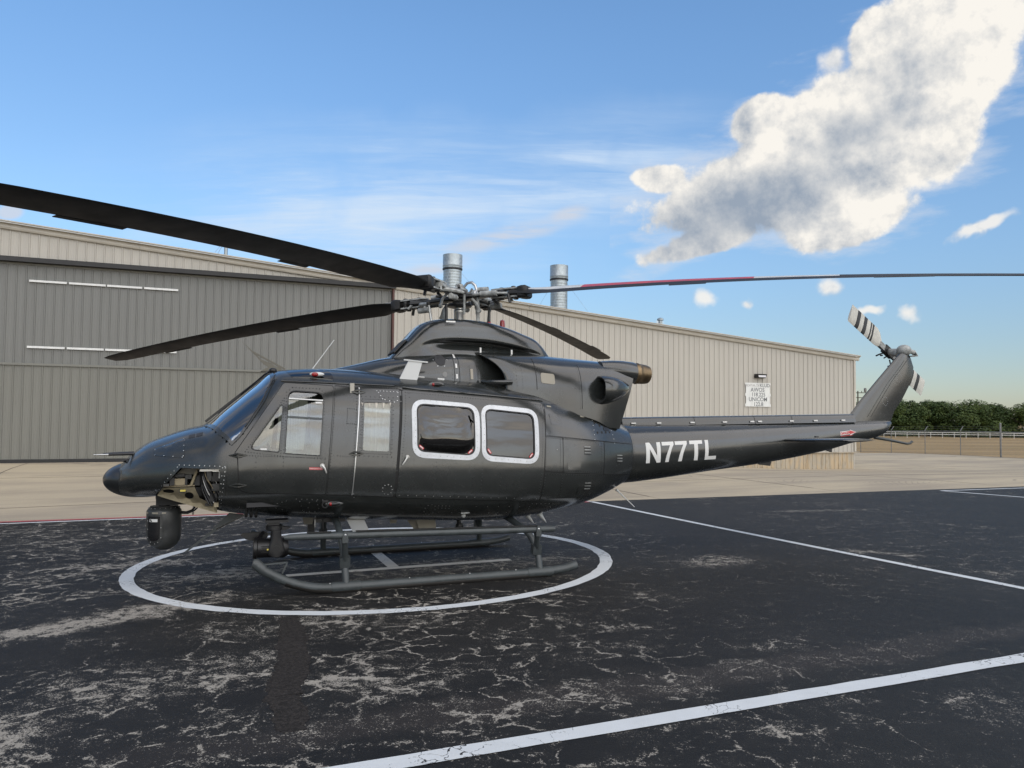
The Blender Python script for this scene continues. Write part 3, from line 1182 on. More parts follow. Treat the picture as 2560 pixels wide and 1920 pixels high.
# wall lamp and airport information board
lamp = empty('wall_lamp', tuple((HB + HD * 33.63 + HN * -0.02)) + (4.13,), math.atan2(HD.y, HD.x))
tag(lamp, 'small dark flood lamp on the hangar wall above the white information board', 'lamp')
m = MB()
m.prism([(-0.02, -0.11), (-0.02, 0.10), (-0.26, 0.10), (-0.20, -0.09), (-0.12, -0.11)], lambda y, z: (-0.31, y, z), lambda y, z: (0.31, y, z))
m.build('housing', BLACKM, lamp)
m = MB()
m.box((0.02, -0.245, 0.0), (0.48, 0.012, 0.15), Matrix.Rotation(R(-17), 3, 'X'))
m.build('lens', pmat('lamp_lens', (0.52, 0.52, 0.53), 0.2), lamp)

BFONT = None


def text_mesh(s, size, align='CENTER', bold=0.0, spacing=1.0):
    cu = bpy.data.curves.new('lettering', 'FONT')
    cu.body = s
    cu.size = size
    cu.align_x = align
    cu.space_character = spacing
    cu.offset = bold
    cu.resolution_u = 3
    ob = bpy.data.objects.new('lettering', cu)
    COL.objects.link(ob)
    dg = bpy.context.evaluated_depsgraph_get()
    me = bpy.data.meshes.new_from_object(ob.evaluated_get(dg))
    bpy.data.objects.remove(ob)
    bpy.data.curves.remove(cu)
    me.materials.clear()
    return me


board = empty('information_board', tuple((HB + HD * 33.54 + HN * -0.045)) + (3.15,), math.atan2(HD.y, HD.x))
tag(board, 'white airport information board with AWOS and UNICOM frequencies on the hangar wall', 'sign')
SIGNW = pmat('sign_white', (0.66, 0.67, 0.65), 0.5, var=(3, 0.05, .4, .6))
SIGNT = pmat('sign_text', (0.12, 0.13, 0.14), 0.6)
SIGNT2 = pmat('sign_text_faded', (0.36, 0.35, 0.34), 0.6)
m = MB()
outl = [(-.81, .62), (.81, .62), (.83, .55), (.77, .48), (.77, .1), (.83, .04), (.83, -.04), (.77, -.1), (.77, -.44), (.83, -.5), (.83, -.62), (-.83, -.62), (-.83, -.5), (-.77, -.44), (-.77, -.1), (-.83, -.04), (-.83, .04), (-.77, .1), (-.77, .48), (-.83, .55)]
m.prism(outl, lambda x, z: (x, -0.015, z), lambda x, z: (x, 0.0, z))
m.build('panel', SIGNW, board)
for txt, x, z, sz, sp, mt in (('DECATUR, TX', -0.40, 0.43, 0.15, 0.95, SIGNT2), ('KLUD', 0.44, 0.41, 0.25, 0.95, SIGNT), ('AWOS', -0.03, 0.16, 0.30, 0.95, SIGNT),
                              ('118.225', 0.02, -0.085, 0.285, 0.95, SIGNT), ('UNICOM', 0.0, -0.335, 0.295, 0.95, SIGNT), ('122.8', 0.02, -0.585, 0.285, 0.95, SIGNT)):
    me = text_mesh(txt, sz, bold=0.003)
    for v in me.vertices:
        v.co = Vector((v.co.x + x, -0.019, v.co.y + z))
    link('lettering', me, mt, board)

# roof stacks
def stack(name, s, t, z0, z1, zc, r, label):
    w = HB + HD * s + HN * t
    o = empty(name, (w.x, w.y, z0))
    tag(o, label, 'vent stack', 'galvanised vent stacks on the hangar roof')
    m = MB()
    prof = [(r, 0.0)]
    h = z1 - z0
    hc = zc - z0
    z = 0.0
    while z < hc - 0.05:
        prof += [(r, z + 0.02), (r * 1.015, z + 0.05), (r * 1.015, z + 0.08), (r, z + 0.11)]
        z += 0.16
    prof = [p for p in prof if p[1] < hc]
    m.lathe(prof + [(r, hc)], seg=32)
    m.build('ribbed_pipe', GALV, o, 40)
    m = MB()
    m.lathe([(r * 1.02, hc - 0.10), (r * 1.10, hc - 0.06), (r * 1.10, hc + 0.0), (r * 1.06, hc + 0.02)], seg=32)
    m.build('collar', BLACKM, o, 40)
    m = MB()
    m.lathe([(r * 1.07, hc + 0.0), (r * 1.07, hc + 0.12), (r * 1.10, hc + 0.14), (r * 1.07, hc + 0.16), (r * 1.07, h), (r * 1.03, h), (r * 1.03, hc + 0.05)], seg=32)
    m.build('cap', GALV, o, 40)
    for a in (0.3, 2.4, 4.5):
        m = MB()
        m.tube([(r * math.cos(a), r * math.sin(a), hc - 0.2), (3.2 * math.cos(a), 3.2 * math.sin(a), 0.1)], 0.006, 5)
        m.build('guy_wire', GALV, o)
    return o


stack('vent_stack', 19.33, 8.0, 6.9, 10.78, 10.02, 0.505, 'galvanised ribbed vent stack behind the rotor hub, taller of two on the roof')
stack('vent_stack', 25.85, 8.0, 6.4, 10.72, 9.93, 0.495, 'galvanised ribbed vent stack right of the hub, behind the red striped rotor blade')
w = HB + HD * 28.9 + HN * 2.0
o = empty('roof_vent', (w.x, w.y, 6.3))
tag(o, 'small capped vent pipe on the right slope of the hangar roof', 'vent')
m = MB()
m.lathe([(0.10, 0), (0.10, 0.72)], seg=16)
m.build('pipe', GALV, o, 40)
m = MB()
m.lathe([(0.10, 0.70), (0.17, 0.72), (0.17, 0.80), (0.05, 0.86), (0.0, 0.86)], seg=16)
m.build('cap', GALV, o, 40)
w = HB + HD * 7.45 + HN * 3.0
o = empty('roof_mast', (w.x, w.y, 7.9))
tag(o, 'thin galvanised pipe with stay wires on the hangar roof above the door', 'mast')
m = MB()
m.tube([(0, 0, 0), (0, 0, 1.75)], 0.075, 12)
m.build('pipe', GALV, o, 40)
for a in (2.8, 3.6):
    m = MB()
    m.tube([(0, 0, 1.6), (0.9 * math.cos(a), 0.9 * math.sin(a), 0.3)], 0.008, 5)
    m.build('stay_wire', GALV, o)

# ------------------------------------------------------------------ fences
def fline(t):
    return Vector((32.2 + 5.05 * t, 71.06 - 14.84 * t))


FH = 1.95
fence = empty('chain_link_fence', (*fline(0), 0))
tag(fence, 'grey chain link fence with angled barbed wire arms beyond the apron', 'fence')
fo = Vector((*fline(0), 0))
ts = [-0.69, -0.46, -0.23, 0.0, 0.228, 0.456, 0.672, 0.892, 1.02, 1.25, 1.48, 1.71, 1.94]
for i, t in enumerate(ts):
    p = fline(t)
    z = ground_z(p.x, p.y) - 0.05
    q = Vector((p.x, p.y, z)) - fo
    m = MB()
    if abs(t - 0.892) < 1e-3:
        m.tube([q, q + Vector((0, 0, 2.55))], 0.062, 10)
        m.lathe([(0.062, 2.55), (0.07, 2.57), (0.04, 2.62), (0, 2.63)], q, 10)
        m.build('gate_post', GALV_FENCE, fence, 40)
    else:
        m.tube([q, q + Vector((0, 0, FH + 0.08))], 0.032, 8)
        dr = Vector((0.94, 0.32, 0)) * (1 if t < 0.9 else -1)
        m.bar(q + Vector((0, 0, FH + 0.05)), q + Vector((0, 0, FH + 0.40)) + dr * 0.30, 0.05, 0.03)
        m.build('post', GALV_FENCE, fence, 40)
for h, r in ((FH, 0.024), (0.08, 0.006), (FH + 0.22, 0.004), (FH + 0.38, 0.004)):
    m = MB()
    pts = []
    for t in ts:
        p = fline(t)
        dr = Vector((0.94, 0.32, 0)) * max(0, (h - FH - 0.05)) * 0.85
        pts.append(Vector((p.x, p.y, ground_z(p.x, p.y) - 0.05 + h)) - fo + dr)
    m.tube(pts, r, 6)
    m.build('top_rail' if h == FH else 'wire', GALV_FENCE, fence, 60)
m = MB()
t = ts[0]
LN = 15.68
while t < ts[-1]:
    for sgn in (-1, 1):
        p0, p1 = fline(t), fline(t + sgn * (FH / LN) * 0.9)
        a = Vector((p0.x, p0.y, ground_z(p0.x, p0.y) - 0.02)) - fo
        b = Vector((p1.x, p1.y, ground_z(p1.x, p1.y) - 0.05 + FH)) - fo
        m.tube([a, b], 0.0022, 3, cap=False)
    t += 0.075 / LN
tag(m.build('chain_link_mesh', GALV_FENCE, fence, fix=False), kind='stuff')

pf = empty('pipe_fence', (80, 150, 0))
tag(pf, 'low white pipe rail fence along the far side of the dry field', 'fence')
WHF = pmat('white_pipe', (0.58, 0.58, 0.55), 0.5)
po = Vector((80, 150, 0))


def pline(x):
    return Vector((x, 150 + (x - 80) * -0.12))


for k_ in range(34):
    p = pline(60 + k_ * 2.15)
    z = ground_z(p.x, p.y) - 0.1
    q = Vector((p.x, p.y, z)) - po
    m = MB()
    m.tube([q, q + Vector((0, 0, 1.12))], 0.06, 6)
    m.build('post', WHF, pf, 40)
for h in (1.08, 0.70):
    m = MB()
    m.tube([Vector((pline(x).x, pline(x).y, ground_z(*pline(x)) - 0.1 + h)) - po for x in range(58, 134, 4)], 0.055, 6)
    m.build('rail', WHF, pf, 60)

# ------------------------------------------------------------------ trees
def leaf_mat(name, a, b):
    m = bpy.data.materials.new(name)
    m.use_nodes = True
    k = NT(m.node_tree)
    bs = k.n['Principled BSDF']
    P = k.node('ShaderNodeTexCoord').outputs['Object']
    oi = k.node('ShaderNodeObjectInfo').outputs['Random']
    f = k.math('ADD', k.math('MULTIPLY', k.noise(P, 0.55, 4, 0.6), 0.8), k.math('MULTIPLY', oi, 0.2), clamp=True)
    k.l.new(k.mix(k.ramp(f, 0.32, 0.68), a, b), bs.inputs['Base Color'])
    bs.inputs['Roughness'].default_value = 0.6
    bs.inputs['Specular IOR Level'].default_value = 0.25
    return m


LEAF = leaf_mat('oak_leaves', (0.028, 0.052, 0.013), (0.085, 0.118, 0.030))
BARK = pmat('bark', (0.055, 0.045, 0.035), 0.9, bump=(12, 0.6, 0.05), var=(5, 0.3, .4, .6))


def tree_meshes(seed, hgt, rad, n):
    rnd = random.Random(seed)
    m = MB()
    tips = []
    th = hgt * 0.26
    m.tube([(0, 0, -0.3), (0.05, 0.02, th * 0.5), (0.0, 0.1, th)], [0.24, 0.19, 0.16], 8)
    for i in range(6):
        a = i * 2 * PI / 6 + rnd.uniform(-0.4, 0.4)
        l = rad * rnd.uniform(0.5, 0.8)
        e = Vector((math.cos(a) * l, math.sin(a) * l, th + rnd.uniform(0.25, 0.5) * hgt))
        mid = Vector((math.cos(a) * l * 0.45, math.sin(a) * l * 0.45, th + 0.16 * hgt))
        m.tube([(0, 0.1, th - 0.15), mid, e], [0.11, 0.08, 0.03], 6)
        tips.append(e)
    trunk = m
    clumps = []
    for i in range(38):
        a = rnd.uniform(0, 2 * PI)
        rr_ = rad * math.sqrt(rnd.uniform(0.02, 1.0)) * 0.86
        zz = rnd.uniform(0.10, 0.90)
        env = math.sin(PI * min(1, zz * 0.78 + 0.20)) ** 0.7
        clumps.append((Vector((math.cos(a) * rr_ * env, math.sin(a) * rr_ * env, hgt * zz)), rad * rnd.uniform(0.22, 0.40)))
    lv, lf = [], []
    for i in range(n):
        c, cr = clumps[rnd.randrange(len(clumps))]
        d = Vector((rnd.gauss(0, 1), rnd.gauss(0, 1), rnd.gauss(0, 1))).normalized()
        p = c + d * cr * (rnd.uniform(0.35, 1.0) ** 0.5)
        p.z = max(p.z, 0.35)
        s = rnd.uniform(0.10, 0.20)
        nrm = (d + Vector((rnd.uniform(-.7, .7), rnd.uniform(-.7, .7), rnd.uniform(-.2, .9)))).normalized()
        t1 = nrm.orthogonal().normalized()
        t1.rotate(Matrix.Rotation(rnd.uniform(0, 6.28), 3, nrm))
        t2 = nrm.cross(t1)
        b = len(lv)
        lv += [p - t1 * s * 1.5, p + t2 * s * 0.6 + nrm * s * 0.2, p + t1 * s * 1.5, p - t2 * s * 0.6 + nrm * s * 0.2]
        lf.append((b, b + 1, b + 2, b + 3))
    crown = MB()
    crown.add(lv, lf)
    return trunk, crown


VARS = []
for i, (sd, hh, rd, nn_) in enumerate(((3, 7.6, 4.3, 9000), (11, 6.9, 4.6, 9000), (29, 8.0, 4.0, 9000))):
    tr, cr = tree_meshes(sd, hh, rd, nn_)
    t = empty('oak_tree', (0, 0, 0))
    tr.build('trunk', BARK, t, 40)
    cr.build('crown', LEAF, t, None, fix=False)
    VARS.append(t)
TREES = [  # x, y, variant, scale, turn, label
    (66, 158, 1, 1.0, 0.3, 'dark oak partly hidden behind the right hangar corner and the tail fin'),
    (76.5, 166, 0, 1.0, 1.2, 'dark green oak just right of the tail fin, nearest to the fin'),
    (83.5, 163, 2, 1.0, 2.2, 'tallest dense oak of the row right of the tail fin'),
    (89.5, 165, 0, 1.04, 3.1, 'broad oak in the middle of the tree row beyond the field'),
    (95.5, 161, 1, 1.06, 4.0, 'rounded oak right of the middle of the tree row'),
    (101.5, 163, 2, 0.90, 5.2, 'slightly lower oak near the right end of the tree row'),
    (107.5, 159, 1, 0.98, 0.9, 'sunlit yellow green oak near the right edge of the picture'),
    (113.5, 160, 0, 0.80, 2.7, 'small oak at the right edge, lowest of the tree row'),
    (120, 158, 1, 0.85, 1.9, 'oak beyond the right edge, last of the row'),
    (71, 172, 2, 1.0, 4.4, 'oak behind the fin, left end of the tree row'),
    (86.5, 176, 1, 1.15, 0.2, 'oak in the second row, behind the tallest oak'),
    (98.5, 176, 0, 1.05, 5.9, 'oak in the second row, behind the rounded oak'),
    (110.5, 175, 2, 0.95, 3.6, 'oak in the second row near the right edge'),
]
used = set()
for (x, y, v, sc, rz, lab) in TREES:
    o = VARS[v] if v not in used else copy_tree(VARS[v])
    used.add(v)
    o.location = (x, y, ground_z(x, y) - 0.25)
    o.scale = (sc * 1.3, sc * 1.3, sc * 0.98)
    o.rotation_euler = (0, 0, rz)
    tag(o, lab, 'tree', 'oaks in the row beyond the field')

# distant utility pole beside the hangar corner
pole = empty('utility_pole', (67.5, 150, ground_z(67.5, 150)))
tag(pole, 'wooden utility pole with cross arms right of the hangar corner, far behind', 'utility pole')
WOOD = pmat('pole_wood', (0.06, 0.048, 0.036), 0.9)
m = MB()
m.tube([(0, 0, -0.4), (0, 0, 8.9)], [0.16, 0.12], 8)
m.build('post', WOOD, pole, 40)
for z, wd in ((8.55, 3.4), (7.6, 2.8)):
    m = MB()
    m.box((0.1, -0.12, z), (wd, 0.1, 0.14))
    m.build('cross_arm', WOOD, pole)
for x, z in ((-1.4, 8.6), (-0.5, 8.6), (0.7, 8.6), (1.5, 8.6), (-1.0, 7.65), (1.1, 7.65)):
    m = MB()
    m.lathe([(0.03, 0), (0.07, 0.1), (0.05, 0.2), (0.08, 0.28), (0.0, 0.34)], (x, -0.12, z), 8)
    m.build('insulator', BLACKM, pole, 60)
m = MB()
m.lathe([(0.22, 0), (0.25, 0.1), (0.25, 0.7), (0.1, 0.8)], (1.35, -0.2, 8.7), 12)
m.build('transformer', GALV_FENCE, pole, 40)
# ------------------------------------------------------------------ helicopter
heli = empty('helicopter')
HM = Matrix(((0.9438055, -0.3300333, -0.0175826, -2.54372), (0.3302651, 0.9438064, 0.0124272, 10.2474), (0.0124932, -0.0175358, 0.9997682, -0.17256), (0, 0, 0, 1)))
heli.matrix_world = HM
tag(heli, 'dark grey helicopter N77TL with drooping rotor blades, parked on skids on the painted circle', 'helicopter')

# local axes: x towards the tail, y away from the viewer (right side of the aircraft), z up from the ground
def paint_body(name, col, rough=0.30):
    m = bpy.data.materials.new(name)
    m.use_nodes = True
    k = NT(m.node_tree)
    b = k.n['Principled BSDF']
    P = k.node('ShaderNodeTexCoord').outputs['Object']
    n1 = k.noise(P, 2.2, 5, 0.6)
    n2 = k.noise(k.mapping(P, scale=(1, 1, 2.0)), 14, 5, 0.65)
    c = k.mix(k.ramp(n1, 0.35, 0.65), [x * 0.90 for x in col], [x * 1.12 for x in col])
    c = k.mix(k.ramp(n2, 0.62, 0.85, 0, 0.10), c, (0.06, 0.058, 0.054))
    k.l.new(c, b.inputs['Base Color'])
    k.l.new(k.ramp(k.noise(P, 5, 5, 0.65), 0.3, 0.75, rough - 0.04, rough + 0.07), b.inputs['Roughness'])
    b.inputs['Specular IOR Level'].default_value = 0.5
    b.inputs['Coat Weight'].default_value = 0.75
    b.inputs['Coat Roughness'].default_value = 0.15
    # slight oil-canning of the sheet metal
    k.l.new(k.bump(k.noise(k.mapping(P, scale=(1.0, 1.0, 1.3)), 2.6, 1, 0.3), 0.15, 0.030), b.inputs['Normal'])
    return m


PAINT = paint_body('dark_grey_aircraft_paint', (0.0215, 0.0238, 0.0230), 0.23)
PAINT2 = paint_body('matt_radome_paint', (0.011, 0.0125, 0.0135), 0.38)
SKIDM = pmat('skid_grey_paint', (0.048, 0.056, 0.058), 0.42, var=(9, 0.15, .35, .65))
SEAM = pmat('seam_black', (0.006, 0.006, 0.006), 0.7)
BLACK = pmat('black_plastic', (0.010, 0.010, 0.011), 0.38)
BLACKR = pmat('black_rubber', (0.012, 0.012, 0.012), 0.6)
BLADEM = pmat('rotor_blade_black', (0.013, 0.0125, 0.012), 0.55, var=(4, 0.25, .35, .65))
BLADEW = pmat('rotor_blade_white', (0.50, 0.51, 0.50), 0.5, var=(6, 0.08, .35, .65))
BLADER = pmat('rotor_blade_red', (0.42, 0.06, 0.075), 0.45, var=(6, 0.1, .35, .65))
HUBG = pmat('hub_grey_paint', (0.30, 0.31, 0.30), 0.45, var=(14, 0.3, .35, .65))
HUBD = pmat('hub_dark_steel', (0.055, 0.055, 0.055), 0.4, 0.5, var=(14, 0.3, .35, .65))
STEEL = pmat('bright_steel', (0.55, 0.55, 0.54), 0.3, 0.9)
BRONZE = pmat('heat_stained_exhaust', (0.20, 0.145, 0.085), 0.40, 0.85, var=(6, 0.35, .3, .7))
WFRAME = pmat('white_window_frame', (0.60, 0.62, 0.64), 0.42, var=(10, 0.08, .35, .65))
WANT = pmat('white_antenna', (0.62, 0.63, 0.62), 0.4)
BEIGE = pmat('zinc_chromate_beige', (0.30, 0.255, 0.165), 0.6, var=(8, 0.2, .35, .65))
TANB = pmat('tan_plastic', (0.33, 0.27, 0.17), 0.6)
LININGM = pmat('cabin_lining', (0.45, 0.425, 0.37), 0.8)
SEATM = pmat('seat_cover', (0.66, 0.62, 0.54), 0.8, bump=(6, 0.5, 0.06))
REDG = pmat('red_lens', (0.30, 0.006, 0.008), 0.15, coat=0.6)
DECALR = pmat('red_decal', (0.48, 0.035, 0.04), 0.4)
DECALW = pmat('white_decal', (0.68, 0.68, 0.66), 0.4)
GREYD = pmat('dark_mesh', (0.030, 0.030, 0.032), 0.7)
PALE = pmat('pale_panel', (0.30, 0.275, 0.22), 0.35)
YEL = pmat('yellow_label', (0.55, 0.45, 0.08), 0.5)
GLASS = glass_mat('clear_cockpit_glass', (0.80, 0.82, 0.80), 0.0, 1.6, 1.7)
GLASSW = glass_mat('windshield_glass', (0.45, 0.55, 0.64), 0.0, 1.85, 2.1)
TINT = glass_mat('tinted_cabin_glass', (0.10, 0.10, 0.105), 0.0, 1.6, 1.35)

HT = table([
    (-2.34, .30, 1.12, 1.30, 1.50, 2.2, 2.2), (-2.21, .46, 1.10, 1.32, 1.635, 2.2, 2.2), (-2.05, .60, 1.11, 1.33, 1.75, 2.3, 2.2),
    (-1.82, .76, 1.10, 1.34, 1.845, 2.4, 2.5), (-1.58, .89, 1.03, 1.36, 1.925, 2.5, 2.8), (-1.38, .98, .96, 1.38, 1.975, 2.6, 3.0),
    (-1.2, 1.05, .90, 1.39, 2.13, 2.8, 3.1), (-1.0, 1.11, .86, 1.40, 2.30, 3.0, 3.2), (-.8, 1.16, .83, 1.40, 2.47, 3.2, 3.2),
    (-.62, 1.20, .81, 1.40, 2.62, 3.4, 3.2), (-.5, 1.22, .80, 1.40, 2.65, 3.5, 3.2), (0, 1.26, .76, 1.40, 2.68, 3.5, 3.2),
    (1, 1.28, .69, 1.38, 2.63, 3.5, 3.2), (2, 1.28, .64, 1.36, 2.55, 3.5, 3.2), (2.7, 1.25, .65, 1.34, 2.48, 3.4, 3.0),
    (3.2, 1.14, .71, 1.33, 2.38, 3.0, 2.8), (3.7, .95, .79, 1.38, 2.26, 2.6, 2.5), (4.1, .74, .91, 1.45, 2.10, 2.3, 2.3), (4.40, .57, 1.03, 1.49, 1.95, 2.2, 2.2)])


def lean(x):
    """how far the flat sides lean in above and below the belt line"""
    k = smoothstep(-1.9, -0.7, x) * (1 - smoothstep(3.0, 4.2, x))
    return 0.055 * k, 0.075 * k


def hull_y(x, z):
    w, zb, zc, zt, nt, nb = HT(x)
    cu, cl = lean(x)
    if z >= zc:
        t = min((z - zc) / (zt - zc), 1.0)
        return (w - cu * t) * max(0.0, 1 - t ** nt) ** (1 / nt)
    t = min((zc - z) / (zc - zb), 1.0)
    return (w - cl * t) * max(0.0, 1 - t ** nb) ** (1 / nb)


def hull_top(x, y):
    w, zb, zc, zt, nt, nb = HT(x)
    lo, hi = zc, zt
    y = abs(y)
    for _ in range(24):
        m_ = (lo + hi) / 2
        if hull_y(x, m_) > y:
            lo = m_
        else:
            hi = m_
    return lo


def near(x, z, off):
    return (x, -(hull_y(x, z) + off), z)


def farside(x, z, off):
    return (x, hull_y(x, z) + off, z)


def top(x, y, off):
    return (x, y - off * 0.5 * (1 if y > 0 else -1) * (-1), hull_top(x, y) + off)


def rect_skew(tl, tr, br, bl, r, seg=7):
    return roundpoly([tl, tr, br, bl], r, seg)


QWIN = roundpoly([(-.885, 1.668), (-.552, 1.63), (-.507, 2.222)], [0.05, 0.02, 0.02], 4)
CWIN = roundpoly([(-.487, 1.615), (-.092, 1.582), (-.038, 2.33), (-.442, 2.36)], [0.015, 0.015, 0.09, 0.09], 5)
HWIN = roundpoly([(.437, 2.221), (.753, 2.208), (.716, 1.619), (.405, 1.638)], 0.03, 4)
W1I = rect_skew((1.072, 2.207), (1.815, 2.152), (1.80, 1.545), (1.058, 1.612), 0.11)
W1O = rect_skew((1.010, 2.266), (1.882, 2.195), (1.857, 1.482), (1.000, 1.542), 0.175)
W2I = rect_skew((1.955, 2.143), (2.630, 2.074), (2.607, 1.480), (1.937, 1.546), 0.10)
W2O = rect_skew((1.906, 2.203), (2.688, 2.129), (2.662, 1.415), (1.880, 1.481), 0.165)


def hull_ang(x, z):
    w, zb, zc, zt, nt, nb = HT(x)
    t = min(max((z - zc) / (zt - zc), 0.0), 1.0)
    return math.asin(min(1.0, t ** (nt / 2)))


RA = 0.95       # metres per radian round the upper section


def hull_arc(x, b, off, s=-1):
    """point on the upper hull at station x, b metres of arc up from the belt line"""
    w, zb, zc, zt, nt, nb = HT(x)
    a = min(max(b / RA, 0.0), PI - 1e-6)
    c, sn = math.cos(a), math.sin(a)
    return (x, s * (w + off - lean(x)[0] * sn ** (2 / nt)) * math.copysign(abs(c) ** (2 / nt), c), zc + (zt + off - zc) * sn ** (2 / nt))


TOPC = RA * (PI / 2 - 0.018)
WSH = [(-1.398, TOPC), (-1.385, TOPC - .35)] + [(x, RA * hull_ang(x, z)) for x, z in ((-1.352, 1.935), (-1.21, 1.843), (-1.072, 1.722), (-.984, 1.814), (-.872, 1.976), (-.706, 2.246), (-.605, 2.47))] + [(-.605, TOPC - .45), (-.630, TOPC)]
BAY = [(-1.630, 1.466), (-1.178, 1.446), (-1.215, .93), (-1.90, 1.125), (-1.755, 1.313)]


def scale_poly(p, d):
    cx = sum(q[0] for q in p) / len(p)
    cy = sum(q[1] for q in p) / len(p)
    out = []
    for x, y in p:
        v = Vector((x - cx, y - cy))
        out.append((x + v.x / v.length * d, y + v.y / v.length * d))
    return out


def hull_ring(x, shrink=0.0, n=72):
    w, zb, zc, zt, nt, nb = HT(x)
    w, zb, zt = w - shrink, zb + shrink, zt - shrink
    ring = []
    for j in range(n):
        a = 2 * PI * j / n
        c, s = math.cos(a), math.sin(a)
        e = nt if s >= 0 else nb
        cu, cl = lean(x)
        t = abs(s) ** (2 / e)
        y = (w - (cu if s >= 0 else cl) * t) * math.copysign(abs(c) ** (2 / e), c)
        z = zc + ((zt - zc) if s >= 0 else (zc - zb)) * math.copysign(t, s)
        ring.append((x, y, z))
    return ring


def hull_mesh(x0, x1, step, shrink, name, mat, parent, openings, caps=True, n=96):
    rings = []
    k = int(round((x1 - x0) / step))
    for i in range(k + 1):
        rings.append(hull_ring(x0 + (x1 - x0) * i / k, shrink, n))
    mb = MB()
    mb.loft(rings, True, caps, caps)

    def cut(v):
        x, y, z = v
        for mode, poly in openings:
            if mode == 'side' and inside(poly, x, z):
                return True
            if mode == 'near' and y < -0.15 and inside(poly, x, z):
                return True
        return False
    flags = [cut(v) for v in mb.v]
    for mode, poly in openings:
        if mode == 'top':
            for q, v in enumerate(mb.v):
                a = 2 * PI * (q % n) / n
                if a <= PI and -1.5 < v[0] < -0.5 and inside(poly, v[0], RA * min(a, PI - a)):
                    flags[q] = True
    keep = [f for f in mb.f if not any(flags[i] for i in f)]
    mb.f = keep
    mb.m = [0] * len(keep)
    return mb.build(name, mat, parent, 38)


WSI = scale_poly(WSH, -0.03)
WSI = [(x, y if y < TOPC - .10 else RA * PI / 2 + .02) for x, y in WSI]
OPEN = [('side', scale_poly(QWIN, 0.012)), ('side', scale_poly(CWIN, 0.012)), ('side', scale_poly(HWIN, 0.02)), ('side', scale_poly(W1I, 0.02)), ('side', scale_poly(W2I, 0.02)),
        ('top', WSI), ('near', BAY)]
fus = hull_mesh(-2.34, 4.40, 0.04, 0.0, 'fuselage', PAINT, heli, OPEN, n=120)
lin = hull_mesh(-0.55, 2.75, 0.045, 0.055, 'cabin_lining', LININGM, heli, OPEN[:-2] + [('side', scale_poly(CWIN, 0.05)), ('side', scale_poly(QWIN, 0.05))], caps=False, n=96)

# radome
mb = MB()
rings = []
for i in range(15):
    t = i / 14
    x = -2.555 + 0.40 * t ** 1.6
    q = min(1.0, math.sqrt(max(0, 1 - (1 - t ** 1.6) ** 2)))
    rings.append([(x, 0.315 * q * math.cos(a) + 0, 1.30 + 0.225 * q * math.sin(a)) for a in [2 * PI * j / 40 for j in range(40)]])
# the bulb keeps going under the nose and fades into it
for t, hw, zc_, hz in ((0.3, .318, 1.295, .222), (0.6, .315, 1.285, .205), (1.0, .30, 1.275, .17)):
    rings.append([(-2.155 + 0.33 * t, hw * math.cos(a), zc_ + hz * math.sin(a)) for a in [2 * PI * j / 40 for j in range(40)]])
mb.loft(rings, True, True, True)
mb.build('radome', PAINT2, heli, 45)

# windshield panes and frames, both halves
for sgn in (-1, 1):
    def wtop(x, b, off, s=sgn):
        return hull_arc(x, b, off, s)
    patch('windshield_frame', scale_poly(WSH, 0.010), [scale_poly(WSH, -0.042)], wtop, 0.010, 0.012, PAINT, heli, 0.05)
    patch('windshield', scale_poly(WSH, -0.036), [], wtop, 0.004, 0.006, GLASSW, heli, 0.06)

